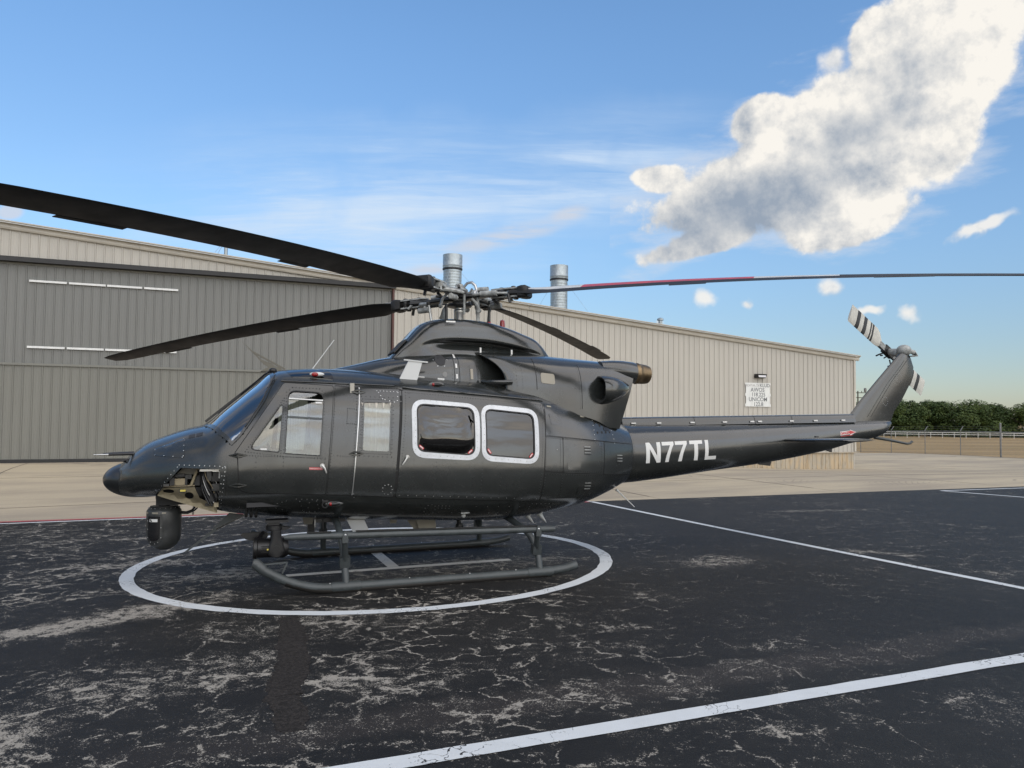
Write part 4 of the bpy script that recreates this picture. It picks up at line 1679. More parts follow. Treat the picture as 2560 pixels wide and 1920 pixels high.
# doors
PD = roundpoly([(-1.030, 1.630), (-.490, 2.452), (.078, 2.414), (-.028, 1.128), (-.885, 1.170), (-.980, 1.205), (-.998, 1.560)], [0.02, 0.03, 0.02, 0.02, 0.05, 0.05, 0.02], 3)
HDOOR = roundpoly([(.392, 2.390), (.882, 2.380), (.774, 1.070), (.287, 1.105)], 0.015, 3)
SDOOR = roundpoly([(.918, 2.374), (2.800, 2.219), (2.700, .936), (.808, 1.058)], 0.03, 3)
for fn, sd in ((near, 'left'), (farside, 'right')):
    d = patch('pilot_door', PD, [QWIN, CWIN], fn, 0.009, 0.02, PAINT, heli, 0.07)
    patch('quarter_window', scale_poly(QWIN, 0.012), [], fn, 0.000, 0.005, GLASS, d, 0.06)
    patch('window_pane', scale_poly(CWIN, 0.012), [], fn, 0.000, 0.005, GLASS, d, 0.06)
    if sd == 'left':
        patch('window_gasket', scale_poly(CWIN, 0.006), [scale_poly(CWIN, -0.008)], fn, 0.011, 0.008, BLACKR, d, 0.08)
        patch('window_gasket', scale_poly(QWIN, 0.006), [scale_poly(QWIN, -0.008)], fn, 0.011, 0.008, BLACKR, d, 0.08)
        for (a, b, w) in (((-.437, 2.262), (-.047, 2.237), 0.014), ((-.457, 2.045), (-.058, 2.017), 0.022)):
            patch('sliding_window_rail', [(a[0], a[1] - w / 2), (b[0], b[1] - w / 2), (b[0], b[1] + w / 2), (a[0], a[1] + w / 2)], [], fn, 0.010, 0.010, SKIDM if w > .02 else DECALW, d, 0.1)
        for (x, z) in ((-.10, 2.212), (-.72, 1.672)):
            patch('placard', [(x - .035, z - .012), (x + .035, z - .014), (x + .035, z + .006), (x - .035, z + .008)], [], fn, 0.004, 0.003, DECALW, d, 0.1)
        m = MB()
        y = -(hull_y(-.07, 1.455) + 0.02)
        m.tube([(-.068, y + 0.02, 1.468), (-.068, y - 0.03, 1.468)], 0.026, 12)
        m.tube([(-.075, y - 0.03, 1.475), (-.045, y - 0.034, 1.44), (-.022, y - 0.028, 1.38)], [0.016, 0.014, 0.008], 8)
        m.build('door_handle', STEEL, d, 40)
        dc = patch('warning_decal', [(-.215, 1.424), (-.062, 1.418), (-.062, 1.446), (-.215, 1.452)], [], fn, 0.0115, 0.002, DECALR, d, 0.1)
        me = text_mesh('EMERGENCY EXIT', 0.021, 'LEFT', spacing=0.9)
        for v in me.vertices:
            x, z = -.212 + v.co.x, 1.4305 + v.co.y - (v.co.x) * 0.04
            v.co = Vector(fn(x, z, 0.0135))
        link('lettering', me, DECALW, d)
    if sd == 'left':
        for pl_ in (PD, HDOOR, SDOOR):
            patch('panel_seam', scale_poly(pl_, 0.011), [scale_poly(pl_, -0.006)], fn, 0.004, 0.006, SEAM, heli, 0.1)
    h = patch('hinged_door', HDOOR, [HWIN], fn, 0.009, 0.02, PAINT, heli, 0.07)
    patch('window_pane', scale_poly(HWIN, 0.015), [], fn, 0.0, 0.005, GLASS, h, 0.06)
    s_ = patch('sliding_door', SDOOR, [W1I, W2I], fn, 0.010, 0.02, PAINT, heli, 0.07)
    for wi, wo, bub in ((W1I, W1O, 0.065), (W2I, W2O, 0.0)):
        cx, cz = sum(p[0] for p in wi) / len(wi), sum(p[1] for p in wi) / len(wi)

        def boff(x, z, cx=cx, cz=cz, b=bub):
            if not b:
                return 0.002
            a = abs((x - cx) / 0.36)
            e = abs((z - cz - 0.04 * (cx - x)) / 0.285)
            r = (a ** 3 + e ** 3) ** (1 / 3)
            return 0.004 + b * max(0.0, 1 - r ** 2.2) ** 0.6
        wf = patch('window_frame', wo, [wi], fn, 0.017, 0.012, WFRAME, s_, 0.07) if sd == 'left' else None
        if sd == 'left':
            patch('window_gasket', scale_poly(wi, 0.004), [scale_poly(wi, -0.02)], fn, 0.015, 0.012, BLACKR, s_, 0.07)
        patch('bubble_window' if bub else 'window_pane', scale_poly(wi, 0.006), [], fn, boff, 0.005, TINT, s_, 0.035 if bub else 0.06)
    if sd == 'left':
        # red pull tabs in the lower window corners
        for (x, z, ang) in ((1.115, 1.665, -40), (1.735, 1.600, 40), (1.985, 1.60, -55), (2.555, 1.535, 50)):
            c, s2 = math.cos(R(ang)), math.sin(R(ang))
            pl = [(x + a * c - b * s2, z + a * s2 + b * c) for a, b in ((-.036, -.013), (.036, -.013), (.036, .013), (-.036, .013))]
            pt = patch('pull_tab', roundpoly(pl, 0.008, 2), [], fn, 0.012, 0.006, DECALR, s_, 0.1)
            pl = [(x + a * c - b * s2, z + a * s2 + b * c) for a, b in ((-.024, -.005), (.024, -.005), (.024, .005), (-.024, .005))]
            patch('tab_print', pl, [], fn, 0.0135, 0.002, DECALW, s_, 0.1)
        patch('placard', [(2.07, 1.528), (2.15, 1.521), (2.15, 1.540), (2.07, 1.547)], [], fn, 0.0125, 0.004, DECALW, s_, 0.1)
        m = MB()
        y = -(hull_y(.94, 1.54) + 0.012)
        m.tube([(.935, y + .02, 1.552), (.935, y - .03, 1.552)], 0.022, 12)
        m.tube([(.94, y - .03, 1.556), (.905, y - .032, 1.50), (.872, y - .024, 1.455)], [0.015, 0.013, 0.008], 8)
        m.build('door_handle', STEEL, s_, 40)
        # hinge line, dark opening gap and drip rail
        m = MB()
        m.tube([near(.388 - .104 * t, 2.40 - 1.29 * t, 0.016) for t in [i / 12 for i in range(13)]], 0.007, 6)
        m.build('hinge_pin', STEEL, h, 60)
        for (x, z) in ((.375, 2.345), (.325, 1.60)):
            m = MB()
            for g in (-1, 1):
                m.tube([near(x - .002, z + .02, 0.02), near(x + .085 * g, z + .0, 0.014)], [0.016, 0.006], 6)
                m.tube([near(x - .002, z - .02, 0.02), near(x + .085 * g, z - .0, 0.014)], [0.016, 0.006], 6)
            m.build('hinge', PAINT, h, 40)
        patch('door_gap', [(.885, 2.385), (.917, 2.38), (.806, 1.055), (.776, 1.062)], [], fn, 0.002, 0.006, SEAM, heli, 0.1)
        m = MB()
        m.tube([near(.93 + 1.90 * t, 2.405 - .155 * t, 0.012) for t in [i / 20 for i in range(21)]], 0.012, 6)
        m.build('door_track', PAINT, heli, 60)
        m = MB()
        m.tube([near(-.52 + 1.35 * t, 2.478 - .05 * t, 0.010) for t in [i / 16 for i in range(17)]], 0.008, 6)
        m.build('drip_rail', PAINT, heli, 60)
for (x, z) in ((-1.0, 1.60), (-.995, 1.255)):
    m = MB()
    for g in (-1, 1):
        m.tube([near(x, z + .018, 0.02), near(x + .10 * g, z, 0.012)], [0.014, 0.005], 6)
        m.tube([near(x, z - .018, 0.02), near(x + .10 * g, z, 0.012)], [0.014, 0.005], 6)
    m.build('door_hinge', PAINT, heli, 40)

# panels on the aft fuselage
AFT = [
    ('upper_aft_panel', [(2.835, 2.20), (2.775, 1.792), (3.60, 1.712), (4.33, 1.644), (4.27, 1.93), (4.10, 2.03), (3.62, 2.14), (3.20, 2.20)]),
    ('battery_door', [(2.772, 1.774), (2.748, 1.330), (3.02, 1.300), (3.04, 1.750)]),
    ('engine_bay_door', [(3.05, 1.748), (3.03, 1.299), (3.735, 1.245), (3.765, 1.682)]),
    ('aft_access_panel', [(3.777, 1.681), (3.747, 1.244), (4.35, 1.205), (4.35, 1.633)]),
    ('lower_aft_panel', [(2.746, 1.312), (2.720, .965), (3.45, .935), (4.02, 1.02), (4.33, 1.13), (4.34, 1.187)]),
    ('front_side_panel', [(.100, 2.415), (.380, 2.392), (.275, 1.105), (-.010, 1.125)]),
]
for nm, pl in AFT:
    pp = patch(nm, roundpoly(pl, 0.012, 2), [], near, 0.007, 0.012, PAINT, heli, 0.08)
    patch('panel_seam', scale_poly(pl, 0.010), [scale_poly(pl, -0.006)], near, 0.003, 0.006, SEAM, pp, 0.1)
# louvres, vents and small doors on the aft panels
for i in range(4):
    x = 3.62 + i * 0.085
    patch('louvre_slot', roundpoly([(x, 2.085 - i * .02), (x + .03, 2.083 - i * .02), (x + .07, 1.80 + i * .0), (x + .04, 1.80)], 0.01, 2), [], near, 0.008, 0.004, SEAM, heli, 0.1)
patch('latch_plate', roundpoly([(3.81, 1.89), (3.93, 1.88), (3.93, 1.83), (3.81, 1.84)], 0.02, 3), [], near, 0.011, 0.006, BLACK, heli, 0.1)
for (x, z) in ((3.45, 1.573), (4.08, 1.436), (3.47, 1.083)):
    for i in range(6):
        zz = z + .05 - i * 0.02
        patch('vent_slat', [(x - .055, zz), (x + .055, zz - .006), (x + .055, zz + .004), (x - .055, zz + .010)], [], near, 0.014, 0.010, HUBG if i % 2 == 0 else SEAM, heli, 0.15)
for pl in ([(3.10, 1.335), (3.32, 1.315), (3.32, 1.415), (3.10, 1.43)], [(2.88, 1.93), (3.0, 1.92), (2.985, 2.07), (2.87, 2.08)], [(3.30, 0.985), (3.60, 0.995), (3.62, 1.075), (3.30, 1.095)]):
    patch('access_cover', roundpoly(pl, 0.02, 2), [], near, 0.010, 0.006, PAINT, heli, 0.1)
for (x, z) in ((2.87, 2.165), (3.42, 2.03)):
    patch('placard', [(x, z), (x + .07, z - .006), (x + .07, z + .014), (x, z + .02)], [], near, 0.009, 0.003, PALE, heli, 0.1)

# nose details
patch('nose_access_panel', roundpoly([(-1.945, 1.675), (-1.60, 1.805), (-1.588, 1.575), (-1.935, 1.60)], 0.03, 3), [], near, 0.005, 0.010, PAINT, heli, 0.07)
for i in range(2):
    x = -1.555 + i * 0.085
    patch('nose_vent', [(x, 1.835 + i * .018), (x + .07, 1.852 + i * .018), (x + .07, 1.815 + i * .02), (x, 1.798 + i * .02)], [], near, 0.006, 0.006, GREYD, heli, 0.1)
frame_o = [(-1.68, 1.52), (-1.115, 1.50), (-1.13, 1.20), (-1.165, 0.955), (-1.212, 0.950), (-1.19, 1.446), (-1.625, 1.462), (-1.752, 1.313), (-1.88, 1.160), (-1.94, 1.165), (-1.81, 1.34)]
patch('bay_doubler', frame_o, [], near, 0.006, 0.014, PAINT, heli, 0.05)
pit = empty('pitot_tube', parent=heli)
m = MB()
m.tube([(-2.10, -.24, 1.60), (-2.2, -.25, 1.615), (-2.46, -.25, 1.612)], [0.02, 0.018, 0.016], 8)
m.build('probe', BLACK, pit, 50)
m = MB()
m.tube([(-2.46, -.25, 1.612), (-2.62, -.25, 1.610)], [0.010, 0.006], 8)
m.build('probe_tip', STEEL, pit, 50)
m = MB()
m.tube([(-2.10, .24, 1.60), (-2.2, .25, 1.615), (-2.46, .25, 1.612), (-2.6, .25, 1.61)], [0.02, 0.018, 0.014, 0.006], 8)
m.build('pitot_tube', BLACK, heli, 50)
m = MB()
m.tube([(-2.27, -.20, 1.515), (-2.30, -.26, 1.535), (-2.22, -.28, 1.56)], [0.012, 0.014, 0.008], 6)
m.build('temperature_probe', BLACK, heli, 50)

# open equipment bay in the lower nose
bay = empty('equipment_bay', parent=heli)
m = MB()
m.box((-1.50, -.30, 1.24), (0.86, 0.02, 0.50))
m.build('bay_wall', SEAM, bay)
m = MB()
tub = [(-1.90, 1.125), (-1.83, 1.225), (-1.47, 1.235), (-1.42, 1.10), (-1.235, 1.00), (-1.225, .905)]
patch('tub_panel', roundpoly(tub, 0.008, 2), [[(-1.765 + .065 * math.cos(a), 1.182 + .026 * math.sin(a)) for a in [i * PI / 8 for i in range(16)]],
      [(-1.535 + .052 * math.cos(a), 1.130 + .045 * math.sin(a)) for a in [i * PI / 8 for i in range(16)]]], lambda x, z, o: (x, -(hull_y(x, max(z, HT(x)[1] + .06)) * .97 - 0.02 + o), z), 0.0, 0.012, BEIGE, bay, 0.05)
m = MB()
m.box((-1.65, -.50, 1.243), (0.34, 0.40, 0.014))
m.build('shelf', TANB, bay)
m = MB()
m.box((-1.66, -.66, 1.293), (0.15, 0.12, 0.075))
m.build('avionics_box', TANB, bay)
m = MB()
m.box((-1.72, -.52, 1.335), (0.20, 0.14, 0.06))
m.box((-1.75, -.60, 1.375), (0.05, 0.05, 0.02))
m.build('avionics_box', BLACK, bay)
m = MB()
m.box((-1.60, -.77, 1.195), (0.085, 0.05, 0.045))
m.build('connector_box', BLACK, bay)
m = MB()
m.box((-1.60, -.797, 1.195), (0.06, 0.004, 0.022))
m.build('yellow_label', YEL, bay)
m = MB()
m.bar((-1.515, -.70, 1.25), (-1.44, -.74, 1.455), 0.016, 0.028)
m.build('brace', BEIGE, bay)
m = MB()
m.prism([(-1.70, 1.36), (-1.62, 1.445), (-1.47, 1.44), (-1.50, 1.36)], lambda x, z: (x, -.50, z), lambda x, z: (x, -.49, z))
m.build('inner_skin', PALE, bay)
for i, (x, z, sx, sz, mt, y) in enumerate(((-1.72, 1.30, .05, .09, BLACK, -.70), (-1.585, 1.285, .05, .07, BLACK, -.66), (-1.55, 1.345, .07, .05, HUBD, -.62), (-1.64, 1.365, .10, .03, BLACK, -.64), (-1.78, 1.262, .06, .03, HUBD, -.72), (-1.46, 1.30, .07, .12, BLACK, -.60), (-1.45, 1.17, .10, .10, SEAM, -.62), (-1.36, 1.22, .12, .22, SEAM, -.58), (-1.30, 1.05, .12, .10, BLACK, -.66))):
    m = MB()
    m.box((x, y, z), (sx, 0.10, sz))
    m.build('avionics_box', mt, bay)
rnd = random.Random(8)
for i, (mt, r) in enumerate(((BLACK, .011), (BLACK, .009), (DECALW, .006), (BLACK, .012), (TANB, .005), (BLACK, .008), (HUBD, .009), (BLACK, .010), (DECALW, .004))):
    pts = []
    x0 = -1.44 + i * 0.022
    for t in [j / 9 for j in range(10)]:
        pts.append((x0 + 0.13 * t ** 1.8 + 0.015 * math.sin(6 * t + i), -.80 + 0.05 * math.sin(3 * t + i) + .03 * (i % 3), 1.42 - 0.10 * t - 0.30 * t ** 1.5 + .012 * math.sin(9 * t + i * 2)))
    m = MB()
    m.tube(pts, r, 7)
    m.build('cable', mt, bay, 60)
for i, (x, z, sx, sz, mt) in enumerate(((-1.25, 1.34, .09, .10, BLACK), (-1.24, 1.22, .10, .08, HUBD), (-1.27, 1.10, .08, .09, BLACK), (-1.32, 1.36, .05, .12, HUBD), (-1.23, 1.42, .10, .03, STEEL), (-1.35, 1.425, .14, .025, STEEL), (-1.235, 1.02, .05, .05, BEIGE), (-1.205, 1.38, .012, .10, DECALW))):
    m = MB()
    m.box((x, -.72 - .01 * i, z), (sx, 0.12, sz))
    m.build('relay_box', mt, bay)
# remaining keel skin under the bay
# cockpit interior
m = MB()
prof = [(-1.12, 1.58), (-1.16, 1.70), (-1.10, 1.79), (-.92, 1.80), (-.86, 1.74), (-.90, 1.52), (-.98, 1.40)]
m.prism(prof, lambda x, z: (x, -.80, z), lambda x, z: (x, .80, z))
ip = m.build('instrument_panel', BLACK, heli)
m = MB()
m.box((0.9, 0, 1.02), (3.6, 2.1, 0.05))
m.box((-.7, 0, 1.10), (.5, 1.9, 0.04))
m.build('cabin_floor', GREYD, heli)
m = MB()
m.box((0.30, 0, 1.75), (0.05, 2.2, 1.40))
m.build('bulkhead', LININGM, heli)
for y in (-.52, .52):
    st = empty('pilot_seat', parent=heli)
    def seat_part(name, rings, mat):
        mm = MB()
        mm.loft(rings, True, True, True)
        return mm.build(name, mat, st, 50)
    def rr(cx, cz, w, t, y=y):
        return [(cx + t * math.cos(a) * (abs(math.cos(a)) ** -.4 if abs(math.cos(a)) > 1e-3 else 1), y + w * math.copysign(abs(math.sin(a)) ** .5, math.sin(a)), cz) for a in [2 * PI * j / 20 for j in range(20)]]
    seat_part('backrest', [rr(-.02, 1.33, .22, .05), rr(.02, 1.5, .24, .06), rr(.08, 1.75, .24, .06), rr(.13, 1.95, .22, .055), rr(.145, 2.03, .16, .045)], SEATM)
    seat_part('headrest', [rr(.13, 2.03, .10, .05), rr(.14, 2.10, .13, .055), rr(.15, 2.19, .13, .05), rr(.155, 2.22, .10, .035)], SEATM)
    mm = MB()
    mm.box((-.24, y, 1.33), (0.46, 0.44, 0.12))
    mm.build('cushion', SEATM, st)
    mm = MB()
    mm.box((-.2, y, 1.16), (0.34, 0.36, 0.24))
    mm.build('seat_base', GREYD, st)
m = MB()
m.tube([(-.78, -.52, 1.12), (-.70, -.52, 1.4), (-.62, -.52, 1.62), (-.66, -.52, 1.72)], 0.018, 8)
m.build('cyclic_stick', BLACK, heli, 50)
# pale window curtains behind the small hinged door window
m = MB()
for i in range(2):
    rings = []
    for z in [1.58 + .07 * j for j in range(10)]:
        rings.append([(.36 + .42 * (q / 24), -1.12 + .035 * math.sin(q * 1.3 + i) + .03 * math.sin(z * 5), z) for q in range(25)])
m.loft(rings, False)
m.build('curtain', SEATM, heli, 60)

# ------------------------------------------------------------------ engine cowling, pylon fairing
CT = table([(0.0, .30, 2.50, 2.655, 2.4), (.44, .52, 2.46, 2.755, 2.5), (.84, .64, 2.42, 2.85, 2.8), (1.27, .70, 2.38, 2.91, 3.0), (1.72, .735, 2.36, 2.955, 3.2), (1.98, .70, 2.33, 2.965, 3.2),
            (2.28, .58, 2.30, 2.965, 3.2), (2.6, .50, 2.26, 2.95, 3.2), (3.0, .45, 2.26, 2.92, 3.2)])
WT = table([(2.36, .86, 2.30, 2.965, 3.0), (2.50, .90, 2.27, 2.965, 3.1), (2.8, .915, 2.22, 2.945, 3.2), (3.3, .89, 2.08, 2.90, 3.5), (3.7, .83, 1.98, 2.868, 4.0), (4.1, .73, 1.88, 2.838, 4.4), (4.34, .655, 1.86, 2.825, 4.4)])


def wide_ring(x, n=48, dw=0.0, ext=0.0):
    w, zb, zt, e = WT(x)
    w += dw
    zt += dw
    sh = 0.36 * smoothstep(3.5, 4.34, x)
    lean = 1 - smoothstep(2.40, 2.95, x)
    ring = []
    for j in range(n + 1):
        a = PI * j / n
        c, s = math.cos(a), math.sin(a)
        y = -w * math.copysign(abs(c) ** (2 / e), c)
        z = zb + (zt - zb) * abs(s) ** (2 / e)
        zh = z - 0.05 * smoothstep(2.6, 3.2, x) * max(0, 1 - (y / 0.22) ** 2) * (1 if z > zb + 0.5 * (zt - zb) else 0)
        q = min(max((z - 2.5) / .46, 0), 1)
        ring.append((x + ext - 0.40 * lean * q ** 2.0 + sh * (z - 2.45), y, zh))
    return ring


def cowl_ring(x, n=40):
    w, zb, zt, e = CT(x)
    sh = 0.36 * smoothstep(3.5, 4.34, x)
    ring = []
    for j in range(n + 1):
        a = PI * j / n
        c, s = math.cos(a), math.sin(a)
        y = -w * math.copysign(abs(c) ** (2 / e), c)
        z = zb + (zt - zb) * abs(s) ** (2 / e)
        # two shallow engine humps on top
        z -= 0.05 * smoothstep(2.4, 3.2, x) * max(0, 1 - (y / 0.22) ** 2) * (1 if z > zb + 0.5 * (zt - zb) else 0)
        ring.append((x + sh * (z - 2.45), y, z))
    return ring


def cowl_y(x, z):
    w, zb, zt, e = CT(x) if x < 2.36 else WT(x)
    t = min(max((z - zb) / (zt - zb), 0), 1)
    return w * max(0.0, 1 - t ** e) ** (1 / e)


mb = MB()
rings = [cowl_ring(3.0 * i / 80) for i in range(81)]
mb.loft(rings, True, True, True)
cowl = mb.build('engine_cowling', PAINT, heli, 40)


mb = MB()
xs = [2.36 + 1.98 * (i / 60) for i in range(61)]
# lip curls inwards at the front
rings = [wide_ring(2.36, dw=-.075, ext=.10), wide_ring(2.36, dw=-.055, ext=.035), wide_ring(2.36, dw=-.032, ext=.004), wide_ring(2.36, dw=-.012, ext=-.002)] + [wide_ring(x, ext=.008) for x in xs]
mb.loft(rings, False)
mb.add(rings[-1], [tuple(range(len(rings[-1])))])
rear_cowl = mb.build('rear_engine_cowling', PAINT, heli, 40)
mb = MB()
rings = [wide_ring(2.36, dw=-.074, ext=.095), wide_ring(2.5, dw=-.12, ext=.12), wide_ring(2.7, dw=-.22, ext=.12)]
mb.loft(rings, False)
mb.add(rings[-1], [tuple(range(len(rings[-1])))])
mb.build('intake_duct', SEAM, heli, 50)


def cowln(x, z, off):
    return (x, -(cowl_y(x, z) + off), z)


# joints in the cowling
for pts in ([(1.688, 2.90), (1.686, 2.52)], [(1.757, 2.905), (1.757, 2.51)], [(2.78, 2.84), (2.78, 2.40)], [(3.46, 2.80), (3.46, 2.14)]):
    a, b = pts
    patch('cowling_joint', [(a[0] - .004, a[1]), (a[0] + .004, a[1]), (b[0] + .004, b[1]), (b[0] - .004, b[1])], [], cowln, 0.0025, 0.004, SEAM, cowl, 0.04)
for z in (2.857, 2.718, 2.575):
    patch('cowling_latch', [(1.705, z - .03), (1.728, z - .03), (1.728, z + .03), (1.705, z + .03)], [], cowln, 0.008, 0.008, DECALW, cowl, 0.1)
patch('cooling_grille', [(1.515 + .068 * math.cos(a), 2.80 + .078 * math.sin(a)) for a in [i * PI / 12 for i in range(24)]], [], cowln, 0.006, 0.006, GREYD, cowl, 0.05)
patch('inspection_port', [(1.555 + .032 * math.cos(a), 2.60 + .036 * math.sin(a)) for a in [i * PI / 10 for i in range(20)]], [], cowln, 0.006, 0.006, pmat('grey_port', (0.16, 0.16, 0.155), 0.3), cowl, 0.05)
patch('engine_window', roundpoly([(2.845, 2.635), (3.05, 2.616), (3.05, 2.470), (2.845, 2.492)], 0.03, 3), [], cowln, 0.006, 0.006, PALE, cowl, 0.06)
patch('gauge_strip', [(1.93 - .018, 2.68), (1.93 + .018, 2.68), (1.93 + .018, 2.54), (1.93 - .018, 2.54)], [], lambda x, z, o: cowln(x, z, o), 0.006, 0.004, PALE, cowl, 0.05)
for (x, z) in ((.244, 2.635), (.446, 2.622), (.707, 2.600), (1.238, 2.565), (1.497, 2.543)):
    m = MB()
    yy = -(cowl_y(x, z) + 0.01)
    m.box((x, yy, z - .01), (0.09, 0.03, 0.028), Matrix.Rotation(R(4), 3, 'Y'))
    m.build('hold_down_clip', DECALW, cowl)
# white blade antenna on the roof shoulder
ant = empty('blade_antenna', parent=heli)
m = MB()
m.prism([(.915, 2.50), (1.15, 2.49), (1.225, 2.745), (1.045, 2.76)], lambda x, z: (x, -.845, z), lambda x, z: (x, -.815, z))
m.build('blade', WANT, ant)
m = MB()
m.box((1.14, -.83, 2.757), (0.31, 0.055, 0.016), Matrix.Rotation(R(5), 3, 'Y'))
m.build('cap', WANT, ant)

# lower intake lip
m = MB()
m.tube([(2.06, -.72, 2.515), (2.14, -.82, 2.50), (2.30, -.92, 2.495), (2.42, -.94, 2.50)], [0.022, 0.03, 0.03, 0.026], 10)
m.build('intake_lip', PAINT, heli, 60)

# rear side scoop
def ear(x, t, z0, z1, n=24):
    ring = []
    zc, hz = (z0 + z1) / 2, (z1 - z0) / 2
    for j in range(n + 1):
        a = -PI / 2 + PI * j / n
        ring.append((x, -.62 - t * max(0.0, math.cos(a)) ** 0.6, zc + hz * math.copysign(abs(math.sin(a)) ** 0.7, math.sin(a))))
    return ring


mb = MB()
rings = [ear(3.78, .33, 2.27, 2.56), ear(3.755, .365, 2.235, 2.59), ear(3.75, .40, 2.215, 2.605), ear(3.80, .415, 2.20, 2.615), ear(3.90, .40, 2.215, 2.61), ear(4.02, .35, 2.25, 2.59), ear(4.14, .26, 2.31, 2.55), ear(4.24, .15, 2.37, 2.51), ear(4.30, .05, 2.41, 2.48)]
mb.loft(rings, False)
mb.build('oil_cooler_scoop', PAINT, heli, 50)
mb = MB()
rings = [ear(3.775, .335, 2.27, 2.555), ear(3.9, .30, 2.29, 2.53), ear(4.05, .2, 2.33, 2.5)]
mb.loft(rings, False)
mb.add(rings[-1], [tuple(range(25))])
mb.build('scoop_duct', SEAM, heli, 50)
# exhaust stubs
for y, o in ((-.47, -6), (.47, 6)):
    rot = Matrix.Rotation(R(-o), 3, 'Z') @ Matrix.Rotation(R(4), 3, 'Y')
    m = MB()
    m.lathe([(.150, -.22), (.150, .07), (.158, .09), (.150, .10), (.148, .17), (.140, .25), (.132, .285), (.124, .285), (.126, .2), (.12, -.05)], (4.43, y, 2.678), 28, 'X', rot)
    m.build('exhaust_pipe', BRONZE, heli, 40)
    m = MB()
    m.lathe([(0.0, -.06), (.121, -.06)], (4.43, y, 2.678), 20, 'X', rot)
    m.build('exhaust_throat', SEAM, heli, 40)
    m = MB()
    m.lathe([(.12, -.55), (.150, -.35), (.162, -.2), (.162, .0), (.156, .03)], (4.43, y, 2.678), 28, 'X', rot)
    m.build('exhaust_shroud', PAINT, heli, 40)

# pylon fairing with a long hollow under its shoulder
FT = table([(.90, 2.845, .33), (.94, 2.89, .36), (1.12, 3.095, .40), (1.34, 3.325, .46), (1.43, 3.37, .48), (1.53, 3.395, .49), (1.81, 3.42, .50), (2.16, 3.405, .50), (2.55, 3.322, .485), (2.80, 3.235, .46), (2.98, 3.165, .42), (3.07, 3.10, .39), (3.20, 2.945, .33)])
PB = pchip([0, .16, .31, .45, .55, .70, .80, .88, .935, .97, .99, 1.0], [1.06, 1.02, .985, .965, .965, .95, .92, .86, .77, .60, .36, 0.0])
PF = []
for i_ in range(49):
    t_ = (i_ / 48) ** 0.9
    dt = t_ - .485
    PF.append((PB(t_), t_, 0.30 * math.exp(-(dt / (.115 if dt < 0 else .032)) ** 2)))


def fair_ring(x):
    zt, w = FT(x)
    g = smoothstep(1.28, 1.85, x) * (1 - smoothstep(2.70, 3.06, x))
    sft = 0.10 * smoothstep(1.6, 2.9, x)
    zb = 2.72
    half = []
    for f, t, gr in PF:
        t2 = t
        z = zb + (zt - zb) * t2
        half.append((w * (f - gr * g), z))
    pts = [(x, -y, z) for y, z in half] + [(x, y, z) for y, z in reversed(half[:-1])]
    return pts


mb = MB()
mb.loft([fair_ring(.90 + 2.30 * i / 90) for i in range(91)], True, True, True)
fair = mb.build('pylon_fairing', PAINT, heli, 50)
m = MB()
m.box((1.035, -.10, 3.0), (0.02, 0.50, 0.24), Matrix.Rotation(R(43), 3, 'Y'))
m.build('fairing_grille', GREYD, fair)
m = MB()
m.box((1.70, -.478, 3.335), (0.13, 0.006, 0.022), Matrix.Rotation(R(-14), 3, 'X'))
m.build('placard', DECALW, fair)
for (x, z) in ((2.10, 2.95), (2.55, 2.93)):
    m = MB()
    m.box((x, -.54, z), (0.022, 0.02, 0.07))
    m.build('fairing_clip', DECALW, fair)
bc = empty('beacon_light', parent=heli)
m = MB()
m.lathe([(.045, 0), (.045, .03), (.036, .035)], (2.60, 0, 3.30), 16)
m.build('beacon_base', BLACK, bc, 40)
m = MB()
m.lathe([(.036, .03), (.038, .09), (.032, .135), (.0, .15)], (2.60, 0, 3.31), 16)
m.build('beacon_lens', REDG, bc, 40)

# ------------------------------------------------------------------ tail boom
BT = table([(4.36, .555, 1.035, 1.945), (4.63, .53, 1.05, 1.93), (6.0, .42, 1.18, 1.925), (7.0, .345, 1.275, 1.93), (8.36, .25, 1.47, 1.945), (8.8, .22, 1.565, 1.95), (9.3, .175, 1.65, 1.955), (9.55, .14, 1.72, 1.955), (9.72, .07, 1.86, 1.95)])


def boom_y(x, z):
    w, zb, zt = BT(x)
    zc = (zb + zt) / 2
    t = min(abs(z - zc) / (zt - zc), 1)
    return w * max(0.0, 1 - t ** 2.3) ** (1 / 2.3)


def boomn(x, z, off):
    return (x, -(boom_y(x, z) + off), z)


mb = MB()
rings = []
for i in range(121):
    x = 4.36 + 5.36 * i / 120
    w, zb, zt = BT(x)
    zc, hz = (zb + zt) / 2, (zt - zb) / 2
    rings.append([(x, w * math.copysign(abs(math.cos(a)) ** (2 / 2.3), math.cos(a)), zc + hz * math.copysign(abs(math.sin(a)) ** (2 / 2.3), math.sin(a))) for a in [2 * PI * j / 56 for j in range(56)]])
mb.loft(rings, True, True, True)
boom = mb.build('tail_boom', PAINT, heli, 40)
m = MB()
m.loft([[(x, (boom_y(x, 1.49) + o) / boom_y(x, 1.49) * y_, z_) for (x_, y_, z_) in [p for p in hull_ring(4.395, 0.0, 60)]] for x, o in ((4.375, .004), (4.395, .004))], True)
m.build('joint_band', SEAM, boom, 60)
